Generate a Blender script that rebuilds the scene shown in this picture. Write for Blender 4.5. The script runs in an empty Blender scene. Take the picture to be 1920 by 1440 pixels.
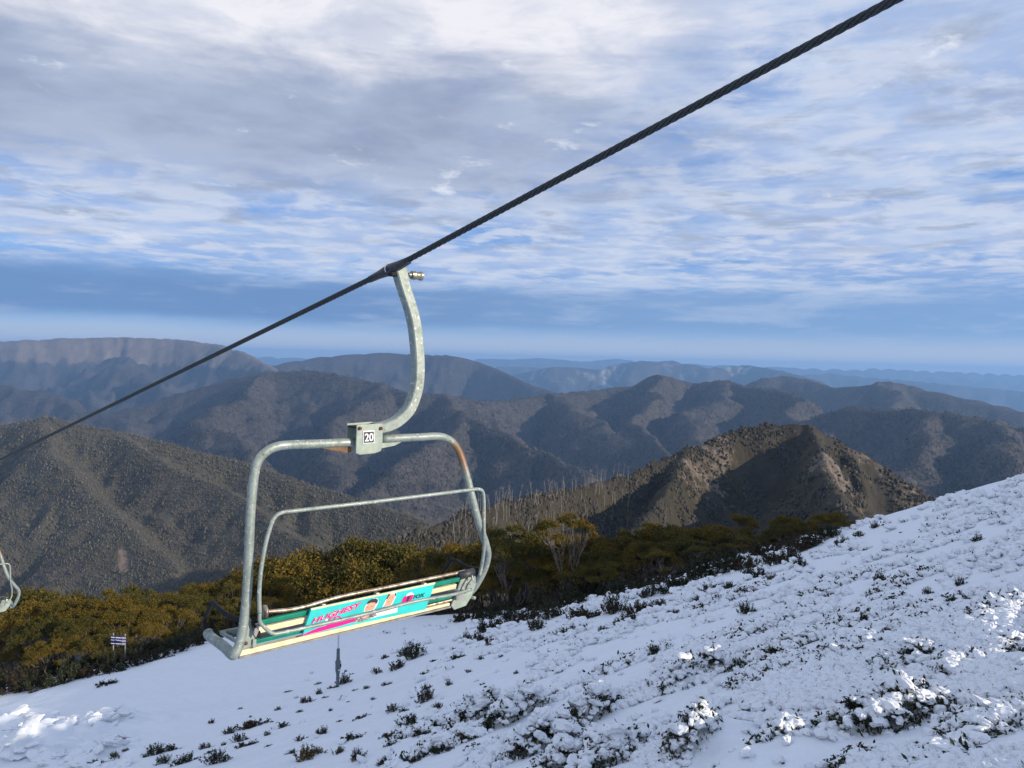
import bpy, bmesh, math, random
import numpy as np
from mathutils import Vector, Matrix


# ------------------------------------------------------------------ view geometry
FPX = 1442.0
PITCH = math.radians(1.9)
ROLL = math.radians(1.4)
Fv = np.array([0.0, math.cos(PITCH), -math.sin(PITCH)])
_R0 = np.array([1.0, 0.0, 0.0])
_U0 = np.array([0.0, math.sin(PITCH), math.cos(PITCH)])
Rv = math.cos(ROLL) * _R0 + math.sin(ROLL) * _U0
Uv = math.cos(ROLL) * _U0 - math.sin(ROLL) * _R0
def ray(px, py):
    return Fv + (px - 960.0) / FPX * Rv - (py - 720.0) / FPX * Uv
def at(px, py, depth):
    return ray(px, py) * depth
def project(p):
    p = np.asarray(p, float)
    d = p @ Fv
    return 960 + FPX * (p @ Rv) / d, 720 - FPX * (p @ Uv) / d

SUN_AZ = math.radians(60.0)      # from straight behind the viewer round to the right
SUN_EL = math.radians(18.4)
SUN_DIR = np.array([math.sin(SUN_AZ) * math.cos(SUN_EL), -math.cos(SUN_AZ) * math.cos(SUN_EL), math.sin(SUN_EL)])

SKY_K = 0.10
HAZE = 3.8e-5

# ------------------------------------------------------------------ camera, sky, sun, exposure
scene = bpy.context.scene
col = scene.collection
cam_d = bpy.data.cameras.new('camera'); cam = bpy.data.objects.new('camera', cam_d); col.objects.link(cam)
cam_d.sensor_width = 36.0; cam_d.lens = FPX * 36.0 / 1920.0
cam_d.clip_start = 0.1; cam_d.clip_end = 200000.0
cam.matrix_world = Matrix(((Rv[0], Uv[0], -Fv[0], 0), (Rv[1], Uv[1], -Fv[1], 0), (Rv[2], Uv[2], -Fv[2], 0), (0, 0, 0, 1)))
scene.camera = cam
scene.view_settings.view_transform = 'Standard'; scene.view_settings.look = 'None'
scene.view_settings.exposure = 0.0; scene.view_settings.gamma = 1.0; scene.view_settings.use_curve_mapping = False
scene.cycles.use_denoising = True
scene.cycles.volume_bounces = 1
scene.cycles.max_bounces = 6; scene.cycles.diffuse_bounces = 3; scene.cycles.glossy_bounces = 2; scene.cycles.transparent_max_bounces = 4

class NT:
    """small wrapper that adds nodes and links inputs in one call"""
    def __init__(self, tree): self.t = tree; tree.nodes.clear()
    def n(self, kind, ins=None, **props):
        nd = self.t.nodes.new(kind)
        for k, v in props.items(): setattr(nd, k, v)
        for k, v in (ins or {}).items():
            s = nd.inputs[k]
            if isinstance(v, bpy.types.NodeSocket): self.t.links.new(v, s)
            else: s.default_value = v
        return nd
    def math(self, op, a, b=0.0, c=0.0, clamp=False):
        return self.n('ShaderNodeMath', {0: a, 1: b, 2: c}, operation=op, use_clamp=clamp).outputs[0]
    def ramp(self, fac, stops, interp='LINEAR'):
        nd = self.n('ShaderNodeValToRGB', {'Fac': fac}); cr = nd.color_ramp; cr.interpolation = interp
        while len(cr.elements) < len(stops): cr.elements.new(0.5)
        for e, (p, c) in zip(cr.elements, stops):
            e.position = p; e.color = (c, c, c, 1) if isinstance(c, (int, float)) else (*c, 1)
        return nd.outputs[0]
    def mix(self, fac, a, b, blend='MIX'):
        nd = self.n('ShaderNodeMix', {0: fac, 6: a if isinstance(a, bpy.types.NodeSocket) else (*a, 1), 7: b if isinstance(b, bpy.types.NodeSocket) else (*b, 1)}, data_type='RGBA', blend_type=blend)
        return nd.outputs[2]
    def noise(self, vec, scale, detail=4.0, rough=0.55, dist=0.0):
        return self.n('ShaderNodeTexNoise', {'Vector': vec, 'Scale': scale, 'Detail': detail, 'Roughness': rough, 'Distortion': dist}).outputs['Fac']
    def mr(self, v, a, b, c=0.0, d=1.0, interp='SMOOTHSTEP'):
        return self.n('ShaderNodeMapRange', {'Value': v, 'From Min': a, 'From Max': b, 'To Min': c, 'To Max': d}, interpolation_type=interp).outputs[0]

world = bpy.data.worlds.new('World'); scene.world = world; world.use_nodes = True
w = NT(world.node_tree)
tc = w.n('ShaderNodeTexCoord').outputs['Generated']
sky = w.n('ShaderNodeTexSky', sky_type='NISHITA', sun_disc=False)
sky.sun_elevation = SUN_EL; sky.sun_rotation = math.pi - SUN_AZ; sky.altitude = 1800.0; sky.air_density = 1.0; sky.dust_density = 0.6; sky.ozone_density = 1.5
blue = w.mix(1.0, sky.outputs[0], (SKY_K * 0.70, SKY_K * 0.95, SKY_K * 1.30), 'MULTIPLY')
blue = w.mix(0.65, blue, (0.185, 0.375, 0.79))                               # thin high cloud pales the clear air
sep = w.n('ShaderNodeSeparateXYZ', {0: tc})
dx, dy, dz = sep.outputs
zc = w.math('ADD', w.math('MAXIMUM', dz, 0.0), 0.055)
cp = w.n('ShaderNodeCombineXYZ', {0: w.math('DIVIDE', dx, zc), 1: w.math('DIVIDE', dy, zc), 2: 0.0}).outputs[0]      # cloud decks as flat layers overhead
def vscale(v, s3): return w.n('ShaderNodeVectorMath', {0: v, 1: s3}, operation='MULTIPLY').outputs[0]
def mul(*a):
    r = a[0]
    for b_ in a[1:]: r = w.math('MULTIPLY', r, b_)
    return r
n_mid = w.noise(cp, 1.15, 8.0, 0.58, 0.2)
n_cell = w.noise(cp, 3.4, 9.0, 0.60, 0.35)
n_cell2 = w.noise(vscale(cp, (1.0, 1.35, 1.0)), 2.3, 8.0, 0.62, 0.3)
n_str = w.noise(vscale(tc, (2.2, 2.2, 15.0)), 2.3, 9.0, 0.62, 0.2)           # long streaks low in the sky
n_wisp = w.noise(vscale(tc, (3.2, 3.2, 9.5)), 3.1, 10.0, 0.64, 0.35)
el = w.math('ADD', dz, w.math('MULTIPLY', w.math('SUBTRACT', n_str, 0.5), w.mr(dz, 0.0, 0.2, 0.02, 0.09)))
left = w.mr(dx, 0.34, -0.12)                                                  # the thick sheet lies to the left, broken cloud to the right
c = blue
c = w.mix(mul(w.mr(n_mid, 0.27, 0.58), w.mr(el, 0.05, 0.15), w.mr(dz, 0.9, 0.42, 0.5, 0.9)), c, (0.43, 0.54, 0.79))
c = w.mix(mul(w.mr(n_str, 0.42, 0.68), w.mr(el, 0.02, 0.09), 0.80), c, (0.56, 0.67, 0.87))
c = w.mix(mul(w.mr(n_cell, 0.42, 0.62), w.mr(el, 0.06, 0.12), w.mr(dz, 0.9, 0.42, 0.45, 0.8)), c, (0.64, 0.70, 0.84))
c = w.mix(mul(w.mr(n_cell2, 0.50, 0.66), w.mr(el, 0.10, 0.17), 0.75), c, (0.36, 0.43, 0.58))
# grey stratus sheet on the left with a bright upper side
sheet = mul(left, w.mr(el, 0.175, 0.245), w.mr(dz, 0.75, 0.45, 0.3, 1.0))
c = w.mix(mul(sheet, 0.92), c, w.mix(w.mr(n_mid, 0.36, 0.64), (0.30, 0.36, 0.52), (0.43, 0.50, 0.66)))
edge = mul(w.mr(w.math('ADD', el, w.math('MULTIPLY', w.math('SUBTRACT', n_mid, 0.5), 0.16)), 0.315, 0.385), w.mr(w.math('ADD', dx, w.math('MULTIPLY', n_mid, 0.3)), 0.50, 0.22), w.mr(dz, 0.85, 0.50))
c = w.mix(mul(edge, 0.92), c, w.mix(w.mr(n_cell, 0.35, 0.6), (0.66, 0.70, 0.82), (0.93, 0.92, 0.97)))
# small lit scraps
c = w.mix(mul(w.mr(n_wisp, 0.60, 0.74), w.mr(el, 0.09, 0.14), w.mr(dz, 0.55, 0.32, 0.25, 1.0), 0.8), c, (0.82, 0.86, 0.95))
# slate-blue band above the ranges, then the pale air along the skyline
band = mul(w.mr(el, 0.112, 0.072), w.mr(el, 0.020, 0.048))
c = w.mix(mul(band, w.mr(dx, 0.6, -0.3, 0.45, 0.90)), c, w.mix(w.mr(dx, -0.35, 0.45), (0.150, 0.275, 0.53), (0.235, 0.37, 0.62)))
c = w.mix(mul(w.mr(n_str, 0.47, 0.64), w.mr(el, 0.11, 0.06), 0.50), c, (0.42, 0.54, 0.76))
c = w.mix(mul(w.mr(el, 0.044, 0.014), 0.9), c, (0.46, 0.55, 0.72))
c = w.mix(w.mr(dz, -0.03, -0.12), c, (0.12, 0.16, 0.24))
bg = w.n('ShaderNodeBackground', {'Color': c, 'Strength': 1.0})
w.n('ShaderNodeOutputWorld', {'Surface': bg.outputs[0]})

sun_d = bpy.data.lights.new('sun', 'SUN'); sun = bpy.data.objects.new('sun', sun_d); col.objects.link(sun)
sun_d.energy = 4.8; sun_d.angle = math.radians(0.5); sun_d.color = (1.0, 0.86, 0.68)
sun.rotation_euler = Vector(-SUN_DIR).to_track_quat('-Z', 'Y').to_euler()

# ------------------------------------------------------------------ noise
_rs = np.random.RandomState(7)
_perm = np.concatenate([_rs.permutation(512)] * 3)
_grad = _rs.rand(512) * 2 * math.pi
_gx, _gy = np.cos(_grad), np.sin(_grad)
def perlin(x, y):
    x = np.asarray(x, float); y = np.asarray(y, float)
    xi = np.floor(x).astype(int); yi = np.floor(y).astype(int)
    xf = x - xi; yf = y - yi
    u = xf * xf * xf * (xf * (xf * 6 - 15) + 10); v = yf * yf * yf * (yf * (yf * 6 - 15) + 10)
    def g(ix, iy, dx, dy):
        h = _perm[_perm[ix & 511] + (iy & 511)]
        return _gx[h] * dx + _gy[h] * dy
    a = g(xi, yi, xf, yf); b = g(xi + 1, yi, xf - 1, yf)
    c = g(xi, yi + 1, xf, yf - 1); d = g(xi + 1, yi + 1, xf - 1, yf - 1)
    return ((a + u * (b - a)) + v * ((c + u * (d - c)) - (a + u * (b - a)))) * 1.5
def fbm(x, y, n=4, gain=0.5, lac=2.03):
    s = 0; a = 1.0
    for k in range(n):
        s = s + a * perlin(x + 17.3 * k, y - 9.1 * k); a *= gain; x = x * lac; y = y * lac
    return s
def ridged(x, y, n=4, gain=0.5):
    s = 0; a = 1.0
    for k in range(n):
        s = s + a * (1 - 2 * np.abs(perlin(x + 31.7 * k, y + 5.3 * k))); a *= gain; x = x * 2.05; y = y * 2.05
    return s
def smooth(a, b, x):
    t = np.clip((x - a) / (b - a), 0, 1); return t * t * (3 - 2 * t)

# ------------------------------------------------------------------ the snow slope (thin plate through surveyed points)
_cp = [(1920, 1440, 7.5), (1400, 1440, 10.0), (960, 1440, 14.0), (500, 1440, 19.5), (0, 1440, 27.0),
       (1920, 1300, 9.8), (1400, 1300, 14.0), (960, 1300, 21.5), (635, 1288, 36.0), (300, 1310, 36.0), (0, 1310, 42.0),
       (1920, 1200, 12.2), (1400, 1200, 19.0), (960, 1200, 32.0), (350, 1210, 52.0), (600, 1200, 46.0),
       (1920, 1100, 16.0), (1500, 1100, 26.0), (1100, 1135, 42.0), (900, 1155, 50.0),
       (1300, 1075, 40.0), (1520, 1010, 42.0), (1920, 1000, 22.5), (1700, 1000, 33.0), (1740, 945, 44.0), (1920, 905, 34.0)]
_P = [at(*c) for c in _cp]
_P += [np.array(p, float) for p in [(0, 0, -2.6), (14, -10, 4.7), (-10, 8, -8.2), (40, -30, 18.5), (70, -60, 36.0), (30, 20, 1.2), (60, 30, 8.0), (60, 75, -9.0), (20, 80, -25.0),
       (-20, 95, -42.0), (-60, 100, -50.0), (-70, 40, -36.0), (-60, -10, -24.0), (0, -50, 16.0), (-20, 120, -62), (40, 115, -40)]]
_P += [at(*c) for c in [(600, 1172, 62.0), (350, 1198, 66.0), (100, 1262, 60.0), (900, 1143, 64.0), (1200, 1095, 56.0), (1400, 1045, 52.0)]]
_P = np.array(_P)
def _tpsK(r2): return np.where(r2 > 1e-9, 0.5 * r2 * np.log(np.maximum(r2, 1e-9)), 0.0)
def _tps_fit(P, lam):
    n = len(P); d2 = ((P[:, None, :2] - P[None, :, :2]) ** 2).sum(-1)
    A = np.zeros((n + 3, n + 3)); A[:n, :n] = _tpsK(d2) + lam * np.eye(n)
    A[:n, n] = 1; A[:n, n + 1:] = P[:, :2]; A[n, :n] = 1; A[n + 1:, :n] = P[:, :2].T
    return np.linalg.solve(A, np.concatenate([P[:, 2], [0, 0, 0]]))
_tw = _tps_fit(_P, 25.0)
def slope_base(x, y):
    x = np.asarray(x, float); y = np.asarray(y, float); sh = x.shape
    xf = x.ravel(); yf = y.ravel(); out = np.empty(len(xf)); n = len(_P)
    for i in range(0, len(xf), 40000):
        xs = xf[i:i + 40000, None]; ys = yf[i:i + 40000, None]
        r2 = (xs - _P[None, :, 0]) ** 2 + (ys - _P[None, :, 1]) ** 2
        out[i:i + 40000] = _tpsK(r2) @ _tw[:n] + _tw[n] + (xs[:, 0] * _tw[n + 1] + ys[:, 0] * _tw[n + 2])
    return out.reshape(sh)
# past the shoulder just upslope of the camera the unseen hill is shaped to ease off, so the low sun skims over the slope below
_HS = np.array([math.sin(SUN_AZ), -math.cos(SUN_AZ)])
SHOULDER = 2.4
def _softplus(t, k): return np.logaddexp(0, t * k) / k
_drift = [((95, 1404), 4.4, 1.6, 0.80), ((205, 1362), 1.6, 0.6, 0.52), ((20, 1350), 2.0, 1.0, 0.32),
          ((1330, 1405), 0.75, 0.55, 0.42), ((1440, 1435), 1.2, 0.6, 0.30), ((1560, 1375), 0.6, 0.3, .08)]
_hr = random.Random(4)
for _i in range(70):                                       # clods and wind-cut humps in the sunlit patch at lower left
    _x = 15 + 235 * _hr.random(); _drift.append(((_x, 1436 - 0.30 * _x * _hr.random() - 18 * _hr.random()), 0.25 + 0.5 * _hr.random(), 0.12 + 0.16 * _hr.random(), 0.05 + 0.13 * _hr.random()))
def ground_hit(px, py, tmin=4.0, tmax=75.0):
    """first point of the smooth slope met by the sight line through a photo position"""
    r = ray(px, py); t = np.linspace(tmin, tmax, 700)
    P = r[None, :] * t[:, None]
    below = P[:, 2] < slope_soft(P[:, 0], P[:, 1])
    i = int(np.argmax(below)) if below.any() else None
    if i is None or i == 0: return r * (tmax if i is None else tmin)
    return r * t[i]
def slope_soft(x, y):
    s = np.asarray(x) * _HS[0] + np.asarray(y) * _HS[1]
    tt = np.asarray(x) * 0.5 + np.asarray(y) * 0.866
    return slope_base(x, y) - 0.19 * _softplus(s - SHOULDER - 17.0 * smooth(18, 31, tt), 0.6)  # unseen ground off to the right kept higher, to shade snow and trees
_dr = None
def ground(x, y):
    global _dr
    x = np.asarray(x, float); y = np.asarray(y, float)
    if _dr is None: _dr = [(ground_hit(*d[0]), d[1], d[2], d[3]) for d in _drift]
    z = slope_soft(x, y)
    z = z + 0.10 * fbm(x * 0.13 + 3, y * 0.13, 3) + 0.045 * fbm(x * 0.42 + y * 0.2, y * 0.75 - x * 0.3, 4)
    z = z + 0.012 * fbm(x * 2.1, y * 2.6, 3)
    for p, a, b, h in _dr:      # drifts lie along the fall of the slope
        dx = x - p[0]; dy = y - p[1]
        q = ((dx * 0.85 + dy * 0.53) / a) ** 2 + ((-dx * 0.53 + dy * 0.85) / b) ** 2
        z = z + h * np.exp(-q) * (1 + 0.35 * perlin(x * 1.1, y * 1.1) + 0.15 * perlin(x * 3.1, y * 3.1))
    return z

# ------------------------------------------------------------------ the ranges: crest lines surveyed as (photo x, photo y, metres away)
CRESTS = {
 'plateau': ([(-500, 650, 13000), (-200, 640, 12500), (0, 640, 12000), (60, 637, 12000), (120, 634, 12000), (230, 632, 12000), (330, 636, 11900), (410, 646, 11500), (455, 660, 11000), (480, 674, 10700), (520, 694, 10200)], 0.42),
 'midleft': ([(120, 792, 6500), (220, 770, 6600), (320, 742, 6600), (426, 712, 6500), (500, 697, 6300), (585, 694, 6200), (640, 702, 6000), (700, 716, 5800), (770, 737, 5500), (830, 738, 5500), (900, 752, 5600), (960, 749, 5900)], 0.46),
 'spur1': ([(500, 697, 6300), (470, 726, 5700), (420, 760, 5100), (400, 800, 4500), (470, 850, 3900)], 0.5),
 'spur2': ([(700, 716, 5800), (690, 750, 5200), (640, 800, 4500), (620, 850, 3900), (650, 900, 3400)], 0.5),
 'spur3': ([(830, 738, 5500), (870, 780, 4700), (950, 815, 4200), (1050, 852, 3800), (1130, 890, 3400)], 0.52),
 'spur4': ([(870, 780, 4700), (800, 830, 4000), (740, 880, 3400), (690, 930, 3000)], 0.52),
 'centre': ([(440, 695, 12500), (500, 686, 12000), (600, 669, 12000), (700, 661, 12000), (760, 663, 12000), (850, 667, 11500), (900, 679, 11500), (940, 696, 11000), (1000, 723, 10200), (1060, 742, 9500)], 0.36),
 'snowy': ([(940, 708, 21000), (1000, 695, 21000), (1040, 687, 20000), (1120, 692, 20000), (1160, 682, 20500), (1200, 676, 20000), (1260, 676, 20000), (1330, 689, 19500), (1400, 684, 20000), (1470, 696, 18000), (1540, 714, 17000)], 0.3),
 'main': ([(960, 749, 5900), (1050, 736, 6300), (1130, 729, 6500), (1190, 721, 6500), (1215, 708, 6500), (1232, 703, 6500), (1255, 706, 6500), (1300, 719, 6500), (1350, 712, 6300), (1365, 713, 6300), (1400, 726, 6000), (1450, 728, 5700), (1490, 742, 5300)], 0.5),
 'main_a': ([(1050, 736, 6300), (1080, 765, 5600), (1130, 800, 5000), (1170, 840, 4500)], 0.52),
 'main_b': ([(1232, 703, 6500), (1225, 740, 5800), (1180, 790, 5000), (1230, 830, 4400), (1300, 870, 3900)], 0.52),
 'main_c': ([(1365, 713, 6300), (1350, 750, 5500), (1290, 790, 4900), (1330, 840, 4200)], 0.52),
 'main_d': ([(1450, 728, 5700), (1500, 760, 4900), (1480, 800, 4300), (1520, 850, 3700)], 0.52),
 'right': ([(1390, 724, 8700), (1430, 708, 8500), (1475, 704, 8500), (1520, 712, 8300), (1565, 727, 8000), (1620, 723, 7500), (1668, 713, 7200), (1700, 722, 7200), (1760, 736, 7000), (1830, 749, 6800), (1920, 771, 6500), (2100, 800, 6500)], 0.44),
 'right_a': ([(1668, 713, 7200), (1690, 750, 6200), (1650, 780, 5400)], 0.5),
 'near_right': ([(1480, 800, 4300), (1540, 776, 4300), (1595, 762, 4200), (1650, 768, 4100), (1711, 766, 4000), (1783, 773, 3800), (1850, 785, 3700), (1920, 803, 3600), (2100, 850, 3500)], 0.48),
 'near_right_a': ([(1711, 766, 4000), (1750, 800, 3500), (1735, 850, 3000), (1690, 900, 2600), (1660, 950, 2300)], 0.55),
 'near_right_b': ([(1850, 785, 3700), (1900, 830, 3000), (1880, 890, 2500)], 0.55),
 'far': ([(-300, 672, 40000), (200, 674, 40000), (480, 668, 40000), (600, 672, 40000), (900, 672, 38000), (960, 674, 38000), (1010, 671, 38000), (1100, 676, 38000), (1160, 673, 38000), (1300, 682, 38000), (1480, 689, 36000), (1600, 693, 36000), (1640, 690, 36000), (1730, 695, 36000), (1800, 697, 36000), (1920, 703, 36000), (2300, 712, 36000)], 0.12),
 'far_b': ([(700, 690, 27000), (900, 686, 27000), (1500, 702, 26000), (1560, 700, 26000), (1640, 708, 25000), (1760, 718, 23000), (1920, 735, 22000), (2200, 740, 22000)], 0.2),
 'left_hill': ([(-400, 800, 2700), (-150, 812, 2400), (0, 797, 2200), (60, 787, 2150), (100, 784, 2100), (150, 797, 2050), (250, 815, 2000), (330, 836, 1950), (450, 866, 1900), (560, 902, 1800), (700, 945, 1700), (850, 995, 1600), (1000, 1040, 1500)], 0.45),
 'left_hill_a': ([(100, 784, 2100), (90, 850, 1800), (150, 920, 1600), (240, 1000, 1420), (330, 1060, 1300)], 0.5),
 'left_hill_b': ([(250, 815, 2000), (330, 880, 1720), (450, 950, 1520), (560, 1020, 1350)], 0.52),
 'left_foot': ([(-200, 715, 8500), (0, 716, 7600), (80, 742, 7000), (160, 770, 6400), (260, 790, 5900)], 0.4),
 'left_foot_b': ([(230, 668, 11200), (260, 700, 9800), (330, 740, 8600), (380, 770, 7600)], 0.34),
 'near_hill': ([(600, 1060, 400), (750, 1008, 470), (900, 950, 560), (1000, 930, 620), (1100, 909, 690), (1180, 892, 740), (1240, 863, 790), (1300, 840, 830), (1340, 822, 845), (1380, 805, 860), (1430, 793, 870), (1480, 796, 870), (1530, 801, 860)], 0.62),
 'near_hill_a': ([(1530, 801, 860), (1580, 823, 855), (1640, 862, 845), (1700, 905, 830), (1760, 955, 810), (1820, 1010, 790)], 0.66),
 'near_hill_b': ([(1530, 801, 860), (1545, 850, 760), (1552, 900, 660), (1570, 945, 560), (1600, 985, 440), (1600, 1060, 300)], 0.62),
 'near_hill_c': ([(1300, 840, 830), (1275, 890, 740), (1220, 950, 620), (1160, 1010, 500)], 0.62),
}
def _polyline_dist(x, y, pts):
    """distance to a crest line and the crest height beside each point"""
    best = np.full(x.shape, 1e12); hz = np.zeros(x.shape)
    for a, b in zip(pts[:-1], pts[1:]):
        ab = b[:2] - a[:2]; L2 = max(ab @ ab, 1e-6)
        t = np.clip(((x - a[0]) * ab[0] + (y - a[1]) * ab[1]) / L2, 0, 1)
        dx = x - (a[0] + t * ab[0]); dy = y - (a[1] + t * ab[1]); d = np.hypot(dx, dy)
        m = d < best
        best = np.where(m, d, best); hz = np.where(m, a[2] + t * (b[2] - a[2]), hz)
    return best, hz
_crest_w = {k: (np.array([at(*p) for p in v[0]]), v[1]) for k, v in CRESTS.items()}
def hills_height(x, y):
    r = np.hypot(x, y)
    lam = np.clip(r / 5000.0, 0.16, 3.2)              # spurs scale with the size of the hills they cut
    floor = np.interp(r, [0, 200, 500, 900, 1600, 3000, 6000, 12000, 25000, 60000], [-90, -130, -240, -420, -620, -900, -1000, -950, -1000, -1100])
    h = floor + 60 * lam * fbm(x / 900, y / 900, 3)
    wsc = np.clip(r / 5000.0, 0.1, 1.6); wob_x = 130 * wsc * fbm(x / 620, y / 620, 3) + 18 * wsc * fbm(x / 90, y / 90, 2); wob_y = 130 * wsc * fbm(x / 620 + 30, y / 620 + 11, 3) + 18 * wsc * fbm(x / 90 + 5, y / 90, 2)
    dmin = np.full(x.shape, 1e12); cover = np.zeros(x.shape)
    for k, (pts, sl) in _crest_w.items():
        if 'spur' in k or '_' in k and k not in ('near_right', 'left_hill', 'near_hill', 'far_b'):      # side spurs wander
            d, cz = _polyline_dist(x + wob_x, y + wob_y, pts)
        else: d, cz = _polyline_dist(x, y, pts)
        if k == 'plateau':
            dd = np.where((y < np.interp(x, pts[:, 0], pts[:, 1])) | (x / np.maximum(y, 1) > -0.375 - 0.00002 * (r - 11500)), d, 0.05 * d)      # tableland behind the scarp
            e = np.maximum(dd - 60 - 90 * fbm(x / 300, y / 300, 3), 0)
            e = e + 70 * smooth(0, 200, e) * fbm(x / 420 + 9, y / 420, 3)
            hk = cz - 1.15 * np.clip(e, 0, 330) - sl * np.maximum(e - 330, 0) - 0.12 * np.minimum(dd, 100) + 6 * fbm(x / 260, y / 260, 3)
        else:
            soft = np.sqrt(d * d + (7 * lam) ** 2) - 7 * lam                       # rounded crest
            hk = cz - sl * soft * (1 - 0.18 * smooth(0, 2500 * lam, soft))
        kk = 14 * lam
        hm = np.maximum(h, hk)
        h = hm + kk * 0.35 * np.exp(-np.abs(h - hk) / kk)
        dmin = np.minimum(dmin, d)
    # gullies and spurs, cut at four fixed sizes and blended by distance; only ever cut into the flanks
    ks = [0.15, 0.36, 0.85, 2.0]; q = np.interp(np.log(lam), np.log(ks), range(4)); cut = np.zeros(x.shape)
    for i, k in enumerate(ks):
        m = np.abs(q - i) < 1
        if not m.any(): continue
        xm, ym, dm = x[m], y[m], dmin[m]
        wx = xm + 190 * k * fbm(xm / (900 * k), ym / (900 * k), 3); wy = ym + 190 * k * fbm(xm / (900 * k) + 40, ym / (900 * k), 3)
        c = smooth(8 * k, 420 * k, dm) * 165 * k * (ridged(wx / (800 * k) + 5 * i, wy / (800 * k), 3, 0.55) - 1.8)
        c = c + smooth(5 * k, 170 * k, dm) * 55 * k * (ridged(wx / (240 * k), wy / (240 * k) + 7, 2) - 1.5)
        c = c + smooth(0, 80 * k, dm) * 9 * k * fbm(xm / (90 * k), ym / (90 * k), 2) + 4.0 * k * fbm(xm / (150 * k), ym / (150 * k), 3)
        cut[m] += (1 - np.abs(q[m] - i)) * c
    cut = cut * (1 - 0.45 * smooth(1100, 1300, r) * smooth(2900, 2500, r))        # the near left hill is smoother
    h = h + cut
    nk = smooth(1150, 950, r) * smooth(350, 500, r)                                  # crags on the near hill
    h = h + nk * (9.0 * (ridged(x / 75 + 3, y / 75, 3) - 1.2) * smooth(0, 25, dmin) + 3.0 * fbm(x / 22, y / 22, 3))
    return h, dmin
# ------------------------------------------------------------------ helpers
def tag(o, label=None, cat=None, group=None, kind=None):
    if label: o['label'] = label
    if cat: o['category'] = cat
    if group: o['group'] = group
    if kind: o['kind'] = kind
    return o
def link(o, parent=None):
    col.objects.link(o)
    if parent is not None: o.parent = parent
    return o
def mesh_obj(name, verts, faces, mat, parent=None, smooth=False):
    me = bpy.data.meshes.new(name)
    me.from_pydata([tuple(v) for v in verts], [], [tuple(f) for f in faces]); me.update()
    if smooth: me.polygons.foreach_set('use_smooth', [True] * len(me.polygons))
    if mat: me.materials.append(mat)
    return link(bpy.data.objects.new(name, me), parent)
def mesh_np(name, V, Fc, mat, smooth=False, attrs=None):
    """large mesh from arrays: V (n,3), Fc (m,3) or (m,4)"""
    me = bpy.data.meshes.new(name); n, k = Fc.shape
    me.vertices.add(len(V)); me.vertices.foreach_set('co', np.ascontiguousarray(V, np.float32).ravel())
    me.loops.add(n * k); me.loops.foreach_set('vertex_index', np.ascontiguousarray(Fc, np.int32).ravel())
    me.polygons.add(n); me.polygons.foreach_set('loop_start', np.arange(0, n * k, k, dtype=np.int32)); me.polygons.foreach_set('loop_total', np.full(n, k, np.int32))
    if smooth: me.polygons.foreach_set('use_smooth', np.ones(n, bool))
    me.update(calc_edges=True)
    for nm, (typ, data) in (attrs or {}).items():
        a = me.attributes.new(nm, typ, 'POINT')
        a.data.foreach_set('vector' if typ == 'FLOAT_VECTOR' else 'value', np.ascontiguousarray(data, np.float32).ravel())
    if mat: me.materials.append(mat)
    return me
def empty(name, loc, rz=0.0):
    o = bpy.data.objects.new(name, None); o.empty_display_size = 0.2; col.objects.link(o)
    o.location = loc; o.rotation_euler = (0, 0, rz); return o
def copy_tree(o, parent=None):
    c2 = o.copy(); col.objects.link(c2); c2.parent = parent
    for ch in o.children: copy_tree(ch, c2)
    return c2
def grid_faces(nu, nv):
    i = np.arange(nu - 1)[:, None] * nv + np.arange(nv - 1)[None, :]
    i = i.ravel(); return np.stack([i, i + nv, i + nv + 1, i + 1], 1)

def new_mat(name):
    m = bpy.data.materials.new(name); m.use_nodes = True
    return m, NT(m.node_tree)
def finish(t, **ins):
    bs = t.n('ShaderNodeBsdfPrincipled', {k.replace('_', ' '): v for k, v in ins.items()})
    t.n('ShaderNodeOutputMaterial', {'Surface': bs.outputs[0]}); return bs
def bump(t, h, strength, dist=0.02):
    return t.n('ShaderNodeBump', {'Height': h, 'Strength': strength, 'Distance': dist}).outputs[0]
def plain(name, c1, c2=None, scale=20.0, rough=0.6, metal=0.0, bumpy=0.0, spec=0.5):
    m, t = new_mat(name); c2 = c2 or tuple(v * 0.75 for v in c1)
    ob = t.n('ShaderNodeTexCoord').outputs['Object']
    nz = t.noise(ob, scale, 5.0, 0.6)
    cc = t.mix(t.mr(nz, 0.35, 0.65), c1, c2)
    ins = dict(Base_Color=cc, Roughness=rough, Metallic=metal, Specular_IOR_Level=spec)
    if bumpy: ins['Normal'] = bump(t, nz, bumpy, 0.01)
    finish(t, **ins); return m

M = {}
# galvanised steel: spangle, pale streaks, green-grey stain and a few rust freckles; a worn rusty stretch at the top bend
m, t = new_mat('galvanised'); ob = t.n('ShaderNodeTexCoord').outputs['Object']
vor = t.n('ShaderNodeTexVoronoi', {'Vector': ob, 'Scale': 70.0}).outputs['Color']
sp = t.n('ShaderNodeSeparateColor', {0: vor}).outputs[0]
n1 = t.noise(ob, 9.0, 6.0, 0.65); n2 = t.noise(ob, 46.0, 4.0, 0.6); n3 = t.noise(ob, 17.0, 5.0, 0.7)
cc = t.mix(t.mr(n1, 0.35, 0.68), (0.27, 0.32, 0.295), (0.17, 0.22, 0.19))
cc = t.mix(t.math('MULTIPLY', sp, 0.35), cc, (0.43, 0.46, 0.44))
cc = t.mix(t.math('MULTIPLY', t.mr(n2, 0.60, 0.68), 0.8), cc, (0.66, 0.67, 0.63))
cc = t.mix(t.math('MULTIPLY', t.mr(n3, 0.64, 0.70), 0.8), cc, (0.13, 0.09, 0.06))
dist = t.n('ShaderNodeVectorMath', {0: ob, 1: (0.47, 0.0, -1.08)}, operation='DISTANCE').outputs['Value']
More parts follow.
